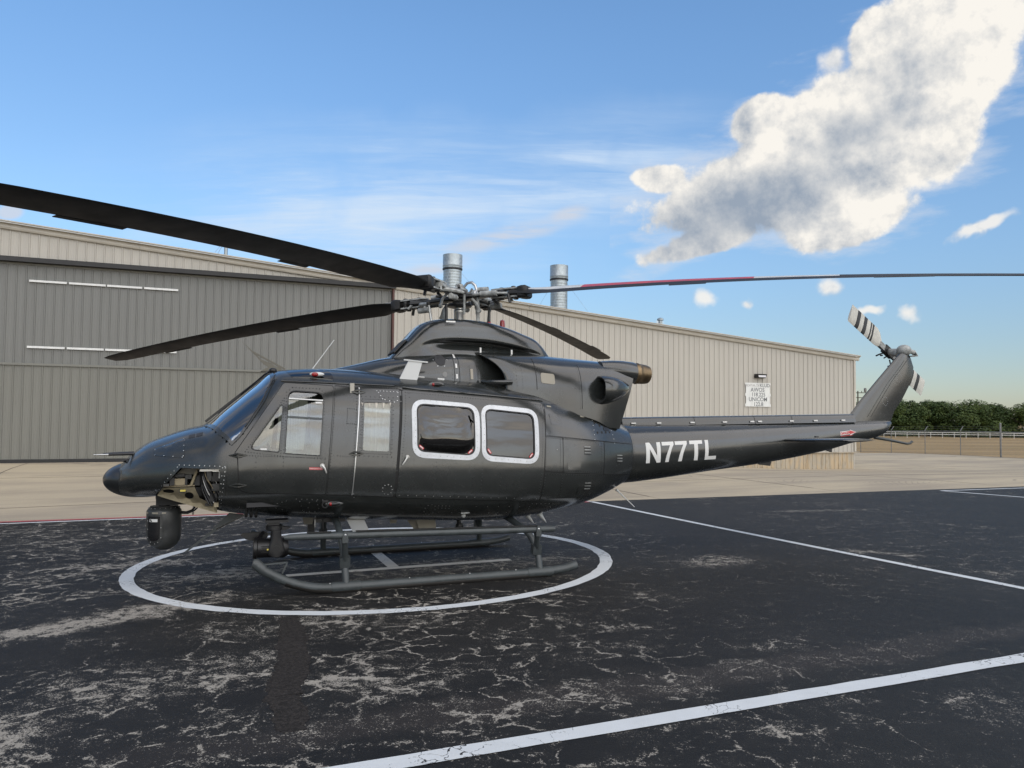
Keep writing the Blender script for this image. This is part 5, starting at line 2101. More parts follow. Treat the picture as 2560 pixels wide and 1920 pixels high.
# drive shaft cover along the top
covers = [(4.45, 5.70), (5.71, 6.82), (6.83, 7.55), (7.56, 8.86)]
for a, b in covers:
    m = MB()
    rings = []
    for i in range(9):
        x = a + (b - a) * i / 8
        zt = 2.030 + 0.010 * (x - 4.45)
        zb = 1.90 + 0.007 * (x - 4.45)
        hw = 0.150
        rings.append([(x, hw * yy, zb + (zt - zb) * zz) for yy, zz in ((-1.08, 0), (-1.0, .30), (-.93, .62), (-.78, .88), (-.5, .985), (0, 1.0), (.5, .985), (.78, .88), (.93, .62), (1.0, .30), (1.08, 0))])
    m.loft(rings, True, True, True)
    m.build('drive_shaft_cover', PAINT, boom, 50)
for x in (4.625, 5.063, 5.655, 6.245, 6.762, 6.908, 7.531, 8.013, 8.583):
    m = MB()
    m.box((x, -.166, 1.938 + .007 * (x - 4.45)), (0.075, 0.012, 0.022))
    m.build('cover_latch', DECALW, boom)
# registration
LET = [('N', 0.000, .200, [(0, 0), (0, 1), (.27, 1), (.745, .34), (.745, 1), (1, 1), (1, 0), (.74, 0), (.255, .68), (.255, 0)]),
       ('7', .222, .165, [(0, 1), (1, 1), (1, .86), (.80, .62), (.64, .32), (.57, 0), (.27, 0), (.33, .26), (.48, .54), (.69, .825), (0, .825)]),
       ('7', .405, .170, [(0, 1), (1, 1), (1, .86), (.80, .62), (.64, .32), (.57, 0), (.27, 0), (.33, .26), (.48, .54), (.69, .825), (0, .825)]),
       ('T', .612, .185, [(0, 1), (1, 1), (1, .825), (.645, .825), (.645, 0), (.355, 0), (.355, .825), (0, .825)]),
       ('L', .835, .165, [(0, 0), (0, 1), (.30, 1), (.30, .175), (1, .175), (1, 0)])]
for ch, u0, uw, pl in LET:
    pts = []
    for a, b in pl:
        uu = u0 + uw * a
        pts.append((4.630 + 1.27 * uu, 1.352 + .030 * uu + 0.300 * b))
    patch('registration_letter', pts, [], boomn, 0.004, 0.003, DECALW, boom, 0.05)
# danger arrow
pl = [(8.44, 1.712), (8.66, 1.730), (8.66, 1.712), (8.80, 1.765), (8.66, 1.806), (8.66, 1.792), (8.44, 1.774)]
dd = patch('danger_decal', pl, [], boomn, 0.003, 0.002, DECALW, boom, 0.05)
pl = [(8.65, 1.728), (8.785, 1.765), (8.65, 1.797)]
patch('arrow_head', pl, [], boomn, 0.005, 0.002, DECALR, boom, 0.05)
me = text_mesh('DANGER', 0.062, 'LEFT', bold=0.002, spacing=0.86)
for v in me.vertices:
    x, z = 8.445 + v.co.x * 0.92, 1.722 + v.co.y + v.co.x * 0.08
    v.co = Vector(boomn(x, z, 0.0055))
link('lettering', me, DECALR, boom)
patch('stripe', [(8.45, 1.693), (8.72, 1.712), (8.72, 1.720), (8.45, 1.702)], [], boomn, 0.003, 0.002, DECALR, boom, 0.08)
# tail stinger
m = MB()
m.tube([(9.40, 0, 1.665), (9.75, 0, 1.612), (10.12, 0, 1.545), (10.20, 0, 1.550), (10.245, 0, 1.585)], [0.028, 0.024, 0.020, 0.020, 0.022], 10)
m.build('tail_skid', SKIDM, boom, 50)
# belly aerials on the boom
for (x, z, l) in ((6.95, 1.262, .28), (8.35, 1.462, .12)):
    m = MB()
    m.prism([(x, z + .03), (x + l, z + .05), (x + l * .9, z - .035), (x + l * .2, z - .01)], lambda a, b: (a, -.02, b), lambda a, b: (a, .02, b))
    m.build('boom_aerial', BLACK, boom)

# fin
def foil(le, te, z, th, n=14):
    up, lo = [], []
    for i in range(n + 1):
        t = (1 - math.cos(PI * i / n)) / 2
        y = th / 2 * 2.6 * (0.60 * math.sqrt(t) - 0.26 * t - 0.34 * t * t) * 1.0
        up.append((le + (te - le) * t, y, z))
        lo.append((le + (te - le) * t, -y, z))
    return up + lo[-2:0:-1]


mb = MB()
mb.loft([foil(8.70, 9.76, 1.90, .20), foil(8.93, 9.86, 2.12, .20), foil(9.10, 10.03, 2.30, .19), foil(9.49, 10.28, 2.66, .18), foil(9.755, 10.335, 2.90, .165), foil(9.93, 10.28, 3.06, .15), foil(10.03, 10.23, 3.14, .13), foil(10.08, 10.20, 3.17, .09)], True, True, True)
fin = mb.build('tail_fin', PAINT, heli, 50)
for t0, t1 in (((9.02, 2.02), (10.10, 3.02)),):
    m = MB()
    m.tube([(t0[0] + .22, -.095, t0[1]), (9.72, -.088, 2.62), (t1[0] + .02, -.072, t1[1])], 0.004, 5)
    m.build('fin_joint', SEAM, fin)
for (cx, cz, cy) in ((9.58, 2.29, -.089), (9.92, 2.70, -.080)):
    m = MB()
    for i in range(12):
        a = 2 * PI * i / 12
        m.lathe([(.0055, 0), (.0, .006)], (cx + .055 * math.cos(a), cy, cz + .075 * math.sin(a)), 5, 'Y', Matrix.Rotation(PI, 3, 'X'))
    tag(m.build('screws', STEEL, fin), kind='stuff')
# stabilisers
for s in (-1, 1):
    rings = []
    for y, le, te, z in ((.20, 7.22, 8.00, 1.655), (.8, 7.31, 8.03, 1.658), (1.40, 7.41, 8.05, 1.660), (1.43, 7.46, 8.00, 1.660)):
        th = .10 if y < 1.41 else .05
        rings.append([(x, s * y, z + yy) for x, yy, _ in foil(le, te, 0, th)])
    m = MB()
    m.loft(rings, True, True, True)
    m.build('stabiliser', PAINT, heli, 50)
    m = MB()
    m.box((7.30, s * 1.0, 1.712), (0.05, 0.04, 0.02))
    m.build('stabiliser_clip', BLACK, heli)

# tail rotor on the far side
tr = empty('tail_rotor', parent=heli)
tr.location = (10.191, .42, 3.215)
tr.rotation_euler = Matrix.Rotation(0, 3, 'Y').to_euler()
ang, flap = R(152.17), R(-11.67)
dx = Vector((math.cos(flap) * math.cos(ang), math.sin(flap), math.cos(flap) * math.sin(ang)))
per = Vector((-math.sin(ang), 0, math.cos(ang)))
nor = dx.cross(per).normalized()
BLK = pmat('tail_blade_black', (0.014, 0.014, 0.014), 0.5)
TBW = pmat('tail_blade_white', (0.50, 0.49, 0.44), 0.5, var=(8, 0.1, .35, .65))
for s in (1, -1):
    bl = empty('tail_blade', parent=heli)
    bl.location = (10.191, .42, 3.215)
    segs = [(.25, .55, TBW), (.55, .60, BLK), (.60, .625, TBW), (.625, .665, BLK), (.665, .775, TBW), (.775, .875, BLK), (.875, .985, TBW), (.985, 1.085, BLK), (1.085, 1.27, TBW)]
    for r0, r1, mt in segs:
        rings = []
        for i in range(4):
            r = r0 + (r1 - r0) * i / 3
            ch = 0.28 * smoothstep(.18, .42, r) + 0.06
            pts = []
            for (t, o) in ((0, .0), (.1, .35), (.35, .5), (.75, .28), (1, .03), (1, -.03), (.75, -.28), (.35, -.5), (.1, -.35)):
                pts.append(dx * s * r + per * s * (0.30 - t) * ch + nor * (o * 0.040 + (0.30 - t) * ch * 0.12 * s))
            rings.append(pts)
        m = MB()
        m.loft(rings, True, True, True)
        m.build('blade_section', mt, bl, 50)
    m = MB()
    m.bar(dx * s * .08, dx * s * .30, .10, .06, up=nor)
    m.build('blade_grip', HUBG, bl)
    rings = []
    m = MB()
    m.tube([dx * s * .12 + per * .10, dx * s * .20 + per * .17, dx * s * .20 + per * .20 - nor * .05], .014, 6)
    m.build('pitch_horn', HUBD, bl, 50)
m = MB()
m.tube([(0, .06, 0), (-.01, -.36, -.015)], .045, 14)
m.build('tail_rotor_shaft', HUBG, tr, 40)
m = MB()
m.bar(dx * -.14, dx * .14, .14, .09, up=nor)
m.build('yoke', HUBD, tr)
for a in range(5):
    m = MB()
    q = Vector((math.cos(a * 1.3), 0, math.sin(a * 1.3))) * .09 + Vector((0, .03 + .012 * a, 0))
    m.tube([q, q + dx * .05 + per * .03 * (a - 2)], .013, 6)
    m.build('link', HUBD, tr)
m = MB()
m.ellipsoid((10.16, .03, 3.20), (.13, .12, .105))
m.tube([(10.16, .0, 3.14), (10.16, .34, 3.205)], [.10, .06], 16)
m.tube([(10.22, -.02, 3.19), (10.33, -.02, 3.165)], [.045, .04], 12)
m.build('tail_gearbox', HUBG, heli, 50)
m = MB()
m.bar((10.25, .0, 3.10), (10.40, .0, 3.10), .10, .012)
m.bar((10.40, .0, 3.10), (10.33, .0, 3.20), .10, .012)
m.build('gearbox_step', HUBG, heli)
# ------------------------------------------------------------------ main rotor
HUB = Vector((1.955, 0, 3.775))
m = MB()
m.lathe([(.062, 3.30), (.062, 3.50), (.075, 3.52), (.075, 3.56), (.058, 3.58), (.058, 3.70)], (HUB.x, 0, 0), 20)
m.build('rotor_mast', STEEL, heli, 40)
m = MB()
m.lathe([(.10, 3.60), (.17, 3.615), (.185, 3.635), (.17, 3.655), (.10, 3.66)], (HUB.x, 0, 0), 24)
m.lathe([(.085, 3.655), (.10, 3.68), (.10, 3.73), (.07, 3.74)], (HUB.x, 0, 0), 20)
m.build('swashplate_ring', HUBD, heli, 40)
m = MB()
m.lathe([(.11, 3.70), (.125, 3.72), (.125, 3.86), (.09, 3.89), (.06, 3.90), (.055, 3.94), (.0, 3.945)], (HUB.x, 0, 0), 20)
m.build('hub_body', HUBG, heli, 40)

BLADE_AZ = [(227.6, 0.0, 0.012, 0), (137.6, -0.032, -0.020, 2), (-42.4, 0.013, -0.005, 5), (47.6, 0.0, 0.0, -5)]


def blade_mesh():
    rs = [.80, .86, .95, 1.05, 1.2, 1.4, 1.62, 1.8399, 1.84, 2.2, 2.6, 3.0, 3.3, 3.7, 4.04, 4.0401, 4.5, 5.0, 5.5, 6.0, 6.5, 6.85, 6.98, 7.02]
    prof_t = [0, .015, .06, .14, .25, .38, .40, .55, .75, .92, 1.0]
    verts, faces, mi = [], [], []
    n = 2 * len(prof_t) - 2
    for r in rs:
        k = smoothstep(.85, 1.45, r)
        ch = 0.155 + (0.405 - 0.155) * k
        if r > 6.8:
            ch *= 1 - 0.35 * (r - 6.8) / 0.22
        th = (0.095 * (1 - k) + 0.050 * k) * (0.35 if r > 7.0 else 1)
        pit = R(18 - 12 * min(1, (r - .8) / 6.2))
        z0 = -0.0075 * r * r
        ring = []
        for side in (1, -1):
            seq = prof_t if side == 1 else prof_t[-2:0:-1]
            for t in seq:
                yy = (0.32 - t) * ch
                if k < 0.999:
                    rb = 1.0 - abs(2 * t - 1) ** 6
                else:
                    rb = 0
                af = 2.5 * (0.594 * math.sqrt(t) - 0.252 * t - 0.342 * t * t)
                hh = th / 2 * (af * k + rb * (1 - k)) * side
                if t in (0, 1):
                    hh = 0.002 * side
                y2 = yy * math.cos(pit) - hh * math.sin(pit)
                z2 = yy * math.sin(pit) + hh * math.cos(pit)
                ring.append((r, y2, z0 + z2))
        verts += ring
    for i in range(len(rs) - 1):
        rm = (rs[i] + rs[i + 1]) / 2
        for j in range(n):
            a, b = i * n + j, i * n + (j + 1) % n
            faces.append((a, b, b + n, a + n))
            upper = j < len(prof_t) - 1
            col = 0
            if upper:
                rear = prof_t[j] < 0.50
                if rear and 1.03 < rm < 1.84:
                    col = 1
                elif rear and 1.84 < rm < 4.04:
                    col = 2
                elif rear and 4.04 < rm < 5.2:
                    col = 1
            mi.append(col)
    faces.append(tuple(range(n))[::-1])
    faces.append(tuple((len(rs) - 1) * n + j for j in range(n)))
    mi += [0, 0]
    mb = MB()
    mb.v, mb.f, mb.m = verts, faces, mi
    return mb


blade_src = None
for bi, (azd, tilt, lift, feather) in enumerate(BLADE_AZ):
    a = R(azd)
    rot = Matrix.Rotation(a, 4, 'Z') @ Matrix.Rotation(-tilt, 4, 'Y')
    if blade_src is None:
        bl = blade_mesh().build('rotor_blade', [BLADEM, BLADEW, BLADER], heli, 40)
        blade_src = bl.data
    else:
        bl = link('rotor_blade', blade_src, None, heli)
    bl.matrix_local = Matrix.Translation(HUB + Vector((0, 0, lift))) @ rot @ Matrix.Rotation(R(feather), 4, 'X')
    # trailing edge tabs
    for r0, r1 in ((3.05, 3.5), (5.35, 5.95)):
        m = MB()
        z = lambda r: -0.0075 * r * r
        pit = lambda r: R(18 - 12 * min(1, (r - .8) / 6.2))
        vs = []
        for r in (r0, r1):
            for yy in (-.268, -.318):
                for hh in (.003, -.003):
                    vs.append((r, yy * math.cos(pit(r)), z(r) + yy * math.sin(pit(r)) + hh))
        m.add(vs, [(0, 2, 6, 4), (1, 5, 7, 3), (0, 1, 3, 2), (4, 6, 7, 5), (2, 3, 7, 6), (0, 4, 5, 1)])
        m.build('trim_tab', BLADEM, bl)
    # the arm that carries this blade
    arm = empty('rotor_arm', parent=heli)
    arm.matrix_local = Matrix.Translation(HUB + Vector((0, 0, lift + (0.03 if bi in (0, 3) else -0.02)))) @ rot
    z = lambda r: -0.0075 * r * r
    m = MB()
    rings = []
    for r, w, t in ((.03, .13, .035), (.16, .15, .03), (.30, .10, .026), (.45, .075, .024), (.60, .10, .03), (.74, .13, .034)):
        rings.append([(r, sy * w, sz * t) for sy, sz in ((-1, -.6), (-.85, -1), (.85, -1), (1, -.6), (1, .6), (.85, 1), (-.85, 1), (-1, .6))])
    m.loft(rings, True, True, True)
    m.build('flex_yoke', HUBG if bi in (0, 3) else HUBD, arm, 40)
    # forked grip with bolt bosses
    for sz in (-1, 1):
        m = MB()
        m.prism([(.52, -.05), (.60, -.075), (.92, -.085), (1.0, -.05), (1.0, .05), (.92, .085), (.60, .075), (.52, .05)], lambda x, y, s=sz: (x, y, z(x) + s * .058 - .008), lambda x, y, s=sz: (x, y, z(x) + s * .058 + .012))
        m.build('grip_plate', HUBG, arm)
    for (x, y) in ((.86, .045), (.86, -.045), (.66, 0)):
        m = MB()
        m.lathe([(.030, -.085), (.034, -.08), (.034, .08), (.026, .088), (.0, .09)], (x, y, z(x)), 12)
        m.build('grip_bolt', HUBD, arm, 40)
    # lead-lag damper beside the grip
    m = MB()
    m.tube([(.30, -.17, -.01), (.42, -.18, -.01), (.42, -.18, -.01), (.66, -.16, -.015)], [.022, .022, .042, .042], 12)
    m.tube([(.66, -.16, -.015), (.80, -.12, -.02)], .018, 8)
    m.build('damper', HUBG, arm, 40)
    # pendulum weights
    m = MB()
    m.tube([(.50, .09, -.03), (.50, .15, -.13)], .016, 8)
    m.build('weight_arm', HUBG, arm, 40)
    m = MB()
    m.tube([(.415, .16, -.14), (.425, .16, -.14), (.575, .16, -.14), (.585, .16, -.14)], [.03, .042, .042, .03], 14)
    m.build('pendulum_weight', HUBG, arm, 40)
    m = MB()
    m.tube([(.33, -.06, .075), (.48, -.06, .07)], .036, 14)
    m.tube([(.40, -.06, .07), (.40, -.05, .02)], .016, 8)
    m.build('pendulum_weight', HUBG, arm, 40)
    # pitch horn and link down to the swashplate
    m = MB()
    m.tube([(.62, .03, -.04), (.52, .20, -.06), (.36, .26, -.07)], [.034, .028, .022], 8)
    m.build('pitch_horn', HUBG, arm, 40)
    m = MB()
    m.tube([(.36, .26, -.05), (.33, .24, -.36)], .017, 10)
    m.build('pitch_link', STEEL if bi % 2 else HUBG, arm, 40)
    m = MB()
    m.lathe([(.026, 0), (.030, .012), (.030, .045), (.02, .055)], (.36, .26, -.09), 10)
    m.build('rod_end', HUBD, arm, 40)
    # droop stop lever
    m = MB()
    m.tube([(.24, -.08, -.05), (.32, -.10, -.12), (.36, -.11, -.22)], [.022, .018, .022], 8)
    m.lathe([(.0, -.02), (.028, -.018), (.028, .018), (.0, .02)], (.36, -.11, -.23), 10, 'Y')
    m.build('droop_stop', HUBG, arm, 40)
    # small bolts, pipes and dark bearings
    for (p, q, r, mt) in (((.20, .10, .03), (.30, .14, .05), .02, HUBD), ((.22, -.13, .02), (.27, -.13, .09), .016, STEEL), ((.55, -.05, -.08), (.60, .02, -.13), .02, HUBD), ((.72, .09, -.02), (.78, .12, -.09), .016, HUBG), ((.80, -.09, -.03), (.83, -.10, -.15), .022, HUBD)):
        m = MB()
        m.tube([p, q], r, 8)
        m.build('fitting', mt, arm, 40)
    # black cuff clamp at the blade root
    m = MB()
    m.loft([[(r, sy * w, z(r) + sz * t) for sy, sz in ((-1, -.7), (-.8, -1), (.8, -1), (1, -.7), (1, .7), (.8, 1), (-.8, 1), (-1, .7))] for r, w, t in ((.93, .10, .075), (.99, .115, .085), (1.05, .115, .085), (1.08, .10, .07))], True, True, True)
    m.build('blade_cuff', BLADEM, arm, 40)
# bent tube and drive scissors at the top of the mast
m = MB()
m.tube([(1.99, -.06, 3.88), (2.04, -.12, 3.945), (2.09, -.17, 3.95), (2.13, -.21, 3.90), (2.15, -.235, 3.81), (2.155, -.245, 3.76)], [.020, .020, .020, .020, .020, .03], 10)
m.build('scissor_link', STEEL, heli, 60)
m = MB()
m.tube([(2.155, -.245, 3.79), (2.155, -.245, 3.62), (2.155, -.25, 3.30)], [.018, .026, .026], 10)
m.build('drive_link', HUBG, heli, 60)
for (x, y) in ((1.72, -.16), (2.36, -.12), (1.80, .22)):
    m = MB()
    m.tube([(x, y, 3.30), (x, y, 3.62)], .020, 10)
    m.build('control_rod', HUBD, heli, 60)
    m = MB()
    m.tube([(x, y, 3.36), (x, y, 3.40)], .026, 10)
    m.build('rod_collar', DECALR, heli, 60)
m = MB()
m.tube([(1.74, -.02, 3.30), (1.74, -.02, 3.58)], .040, 12)
m.build('collective_sleeve', HUBG, heli, 60)

# ------------------------------------------------------------------ landing gear
def bez(pts, n):
    out = []
    for i in range(n + 1):
        t = i / n * (len(pts) - 1)
        j = min(int(t), len(pts) - 2)
        u = t - j
        p0, p1, p2, p3 = (Vector(pts[max(j - 1, 0)]), Vector(pts[j]), Vector(pts[j + 1]), Vector(pts[min(j + 2, len(pts) - 1)]))
        out.append(0.5 * ((2 * p1) + (p2 - p0) * u + (2 * p0 - 5 * p1 + 4 * p2 - p3) * u * u + (3 * p1 - p0 - 3 * p2 + p3) * u ** 3))
    return out


for s in (-1, 1):
    sk = empty('skid', parent=heli)
    Y = s * 1.33
    path = bez([(-.80, Y, .385), (-.70, Y, .300), (-.45, Y, .165), (-.20, Y, .085), (.05, Y, .060), (.4, Y, .058), (1.4, Y, .058), (2.4, Y, .058), (2.75, Y, .064), (2.98, Y, .085), (3.14, Y, .120)], 44)
    m = MB()
    m.tube(path, [0.05] + [.054] * (len(path) - 2) + [.050], 16)
    m.build('skid_tube', SKIDM, sk, 50)
    m = MB()
    m.tube(bez([(-.47, Y, .165), (-.20, Y, .072), (.05, Y, .040), (.4, Y, .036), (2.4, Y, .036), (2.72, Y, .040)], 30), .0525, 14)
    m.build('skid_shoe', pmat('worn_skid_shoe', (0.030, 0.028, 0.026), 0.5, 0.4) if 'worn_skid_shoe' not in MATS else MATS['worn_skid_shoe'], sk, 50)
    m = MB()
    m.tube([(-.83, Y, .400), (-.80, Y, .390), (-.715, Y, .315)], [.046, .060, .060], 16)
    m.build('front_cap', SKIDM, sk, 50)
    m = MB()
    for a, b in (((-.735, .372), (-.455, .385)), ((-.455, .385), (-.510, .262)), ((-.70, .335), (-.52, .240))):
        m.bar((a[0], Y, a[1]), (b[0], Y, b[1]), .016, .038, up=(0, 1, 0))
    m.build('tow_bracket', SKIDM, sk)
    for x in (.205, 2.63):
        m = MB()
        m.loft([[(x + lx * k, Y + .058 * math.cos(a) * k2, .06 + .058 * math.sin(a) * k2) for a in [2 * PI * j / 16 for j in range(16)]] for lx, k, k2 in ((-.17, 1, 1), (-.15, 1, 1.09), (.15, 1, 1.09), (.17, 1, 1))], True, True, True)
        m.build('saddle', SKIDM, sk, 50)
    for i, x in enumerate((-.34, .02, .95, 1.7, 2.3)):
        m = MB()
        m.lathe([(.009, 0), (.0, .012)], (x, Y + s * .02, .058 + (.095 if x < -.3 else .052)), 6)
        m.build('bolt', STEEL, sk)
for x0, x1, zt in ((.15, .205, .79), (2.45, 2.63, .70)):
    half = [(x0, 0, zt), (x0, -.55, zt - .02), (x0 + (x1 - x0) * .3, -.85, zt - .09), (x0 + (x1 - x0) * .7, -1.12, .50), (x1 - .01, -1.27, .30), (x1, -1.33, .09)]
    pts = [(x, -y, z) for x, y, z in reversed(half)] + half[1:]
    m = MB()
    m.tube(bez(pts, 40), .042, 14)
    m.build('cross_tube', SKIDM, heli, 60)
for s in (-1, 1):
    stp = empty('boarding_step', parent=heli)
    m = MB()
    m.tube([(-.50, s * 1.45, .680), (-.44, s * 1.45, .680), (-.30, s * 1.45, .678), (1.2, s * 1.45, .645), (2.74, s * 1.45, .612), (2.79, s * 1.45, .611)], [.022, .034, .040, .040, .040, .034], 14)
    m.build('step_tube', SKIDM, stp, 50)
    for a, b in ((-.25, .02), (.30, 2.55)):
        m = MB()
        m.box(((a + b) / 2, s * 1.45, .719 - .0222 * ((a + b) / 2)), (b - a, .055, .010), Matrix.Rotation(R(1.27), 3, 'Y'))
        m.build('grip_tape', BLACKR, stp)
    for x, xk, zk in ((.175, .195, .36), (2.56, 2.60, .36)):
        zt = .676 - .0222 * x
        m = MB()
        m.prism([(-.034, -.085), (.034, -.085), (.036, -.05), (.024, .03), (.010, .046), (-.010, .046), (-.024, .03), (-.036, -.05)], lambda a, b, x=x, zt=zt: (x + a, s * 1.497, zt + b), lambda a, b, x=x, zt=zt: (x + a, s * 1.405, zt + b))
        m.build('step_bracket', SKIDM, stp)
        m = MB()
        m.lathe([(.014, 0), (.0, .010)], (x, s * 1.497, zt + .005), 8, 'Y', Matrix.Rotation(PI if s < 0 else 0, 3, 'X'))
        m.build('bolt', STEEL, stp)
        m = MB()
        m.tube([(x, s * 1.44, zt - .06), (xk, s * 1.31, zk)], .036, 12)
        m.build('step_strut', SKIDM, stp, 50)
        m = MB()
        m.box((xk, s * 1.29, zk - .015), (.115, .10, .12), Matrix.Rotation(R(-14 * s), 3, 'X'))
        m.build('strut_clamp', SKIDM, stp)

# ------------------------------------------------------------------ camera turret under the nose
tu = empty('camera_turret', parent=heli)
TC = (-1.855, -.10)
m = MB()
m.lathe([(.0, .430), (.055, .435), (.105, .455), (.148, .490), (.178, .535), (.194, .59), (.198, .64), (.198, .74), (.200, .75), (.200, .90), (.196, .915), (.186, .93), (.165, .955), (.10, .958)], (TC[0], TC[1], 0), 40)
m.build('turret_body', pmat('turret_grey', (0.038, 0.040, 0.040), 0.36, var=(6, 0.1, .35, .65)), tu, 40)
m = MB()
m.lathe([(.10, .955), (.16, .957), (.16, .968), (.065, .972), (.065, 1.04), (.10, 1.05), (.10, 1.10), (.0, 1.10)], (TC[0], TC[1], 0), 24)
m.build('turret_mount', BLACK, tu, 40)


def cyl(a, z, off):
    """wrap onto the turret; a is metres round the body from the side facing the viewer-left"""
    base = R(-118)
    an = base + a / .2
    if z > .62:
        r = .199
    else:
        t = min(1, (.62 - z) / .19)
        r = .199 * math.sqrt(max(0.0, 1 - t * t * .92))
    r += off
    return (TC[0] + r * math.cos(an), TC[1] + r * math.sin(an), z)


patch('sensor_window', roundpoly([(-.085, .855), (.070, .855), (.070, .56), (-.085, .56)], [.01, .01, .075, .075], 6), [], cyl, 0.010, 0.012, pmat('sensor_black', (0.012, 0.012, 0.013), 0.22), tu, 0.03)
patch('window_rim', roundpoly([(-.112, .880), (.096, .880), (.096, .53), (-.112, .53)], [.01, .01, .10, .10], 6), [roundpoly([(-.086, .856), (.071, .856), (.071, .559), (-.086, .559)], [.01, .01, .075, .075], 6)], cyl, 0.006, 0.008, MATS['turret_grey'], tu, 0.03)
for a, w in ((-.15, .05), (-.03, .075), (.09, .045)):
    patch('label_plate', [(a, .905), (a + w, .905), (a + w, .885), (a, .885)], [], cyl, 0.004, 0.003, PALE, tu, 0.03)
patch('maker_plate', [(-.055, .825), (.045, .825), (.045, .790), (-.055, .790)], [], cyl, 0.013, 0.002, DECALW, tu, 0.03)
patch('maker_mark', [(-.052, .822), (-.035, .822), (-.018, .793), (-.038, .793)], [], cyl, 0.0145, 0.002, BLACK, tu, 0.03)
m = MB()
for i in range(18):
    an = 2 * PI * i / 18
    m.lathe([(.008, 0), (.0, .012)], (TC[0] + .176 * math.cos(an), TC[1] + .176 * math.sin(an), .944), 6)
for (a, z) in ((-.10, .60), (-.10, .70), (-.10, .80), (.083, .60), (.083, .72), (-.06, .545), (.045, .545), (0, .525)):
    p = Vector(cyl(a, z, .006))
    m.ellipsoid(p, (.005, .005, .005), 6, 4)
tag(m.build('screws', STEEL, tu), kind='stuff')
m = MB()
m.tube([(-1.66, -.12, .885), (-1.60, -.14, .880), (-1.54, -.15, .90), (-1.50, -.2, .94)], .012, 7)
m.build('cable', BLACK, tu, 60)
m = MB()
m.tube([(-1.66, -.16, .870), (-1.58, -.18, .868), (-1.50, -.2, .905), (-1.46, -.25, .95)], .010, 7)
m.build('cable', BLACK, tu, 60)

# searchlight on the left chin
sl = empty('searchlight', parent=heli)
SX, SY = -.58, -.80
m = MB()
m.box((SX + .03, SY, .800), (.26, .20, .03))
m.box((SX - .01, SY, .775), (.13, .15, .04))
m.lathe([(.09, .69), (.10, .70), (.10, .745), (.07, .76)], (SX, SY, 0), 18)
m.prism([(SX + .05, .735), (SX + .19, .715), (SX + .13, .69), (SX + .06, .68)], lambda x, z: (x, SY - .05, z), lambda x, z: (x, SY + .05, z))
m.build('gimbal_mount', BLACK, sl, 40)
m = MB()
for s in (-1, 1):
    rings = []
    for zz, hx in ((.70, .055), (.64, .058), (.58, .065), (.52, .085), (.46, .10), (.42, .095), (.385, .06)):
        rings.append([(SX + .02 + hx * math.cos(a), SY + s * .115 + .028 * math.sin(a), zz) for a in [2 * PI * j / 18 for j in range(18)]])
    m.loft(rings, True, True, True)
m.build('yoke', BLACK, sl, 50)
m = MB()
m.lathe([(.115, -.26), (.125, -.255), (.125, -.22), (.112, -.21), (.112, -.03), (.118, .0), (.118, .09), (.09, .14), (.0, .15)], (SX + .02, SY, .475), 24, 'X', Matrix.Rotation(R(2), 3, 'Y'))
m.build('lamp_barrel', BLACK, sl, 40)
m = MB()
m.lathe([(.0, -.258), (.108, -.258)], (SX + .02, SY, .475), 24, 'X')
m.build('lamp_glass', GLASS, sl)
for i in range(5):
    m = MB()
    m.box((SX - .10, SY - .112 + .0 * i, .515 - i * .018), (.10, .012, .006))
    m.build('cooling_fin', SEAM, sl)
m = MB()
m.lathe([(.048, 0), (.048, .006)], (SX + .02, SY - .146, .475), 20, 'Y', Matrix.Rotation(PI, 3, 'X'))
m.build('pivot_cover', BLACK, sl, 40)
m = MB()
m.box((SX - .075, SY - .122, .478), (.022, .006, .018))
m.build('yellow_dot', YEL, sl)
m = MB()
m.prism([(-.96, .615), (-.94, .64), (-.66, .645), (-.64, .60), (-.70, .52), (-.90, .565)], lambda x, z: (x, SY + .26, z), lambda x, z: (x, SY + .20, z))
m.bar((-.70, SY + .1, .66), (-.80, SY - .05, .55), .03, .03)
m.build('filter_bracket', BLACK, sl)

# ------------------------------------------------------------------ wire cutters, aerials, lights
wc = empty('wire_cutter', parent=heli)
m = MB()
m.prism([(-1.10, .845), (-.90, .815), (-1.27, .640), (-1.30, .655)], lambda x, z: (x, -.115, z), lambda x, z: (x, -.095, z))
m.build('cutter_blade', SKIDM, wc)
m = MB()
m.prism([(-1.27, .665), (-1.21, .66), (-1.60, .375), (-1.62, .385)], lambda x, z: (x, -.110, z), lambda x, z: (x, -.100, z))
m.build('deflector', SKIDM, wc)
m = MB()
m.bar((-.90, -.10, .82), (-1.25, -.10, .648), .035, .02)
m.build('rib', PAINT, wc)
wu = empty('wire_cutter', parent=heli)
m = MB()
m.prism([(-.965, 3.03), (-.955, 3.02), (-.70, 2.745), (-.62, 2.70), (-.55, 2.72), (-.60, 2.76), (-.72, 2.80), (-.82, 2.90)], lambda x, z: (x, -.012, z), lambda x, z: (x, .012, z))
m.build('cutter_blade', pmat('olive_grey', (0.12, 0.112, 0.088), 0.5), wu)
m = MB()
m.bar((-.845, 0, 2.91), (-.43, 0, 2.685), .030, .022)
m.build('stay', MATS['olive_grey'], wu)
m = MB()
m.prism([(-.74, 2.65), (-.46, 2.66), (-.50, 2.71), (-.66, 2.70)], lambda x, z: (x, -.06, z), lambda x, z: (x, .06, z))
m.build('cutter_base', MATS['olive_grey'], wu)
m = MB()
m.bar((-1.40, -.005, 2.00), (-.66, -.005, 2.62), .05, .03)
m.build('windshield_deflector', BLACK, heli)
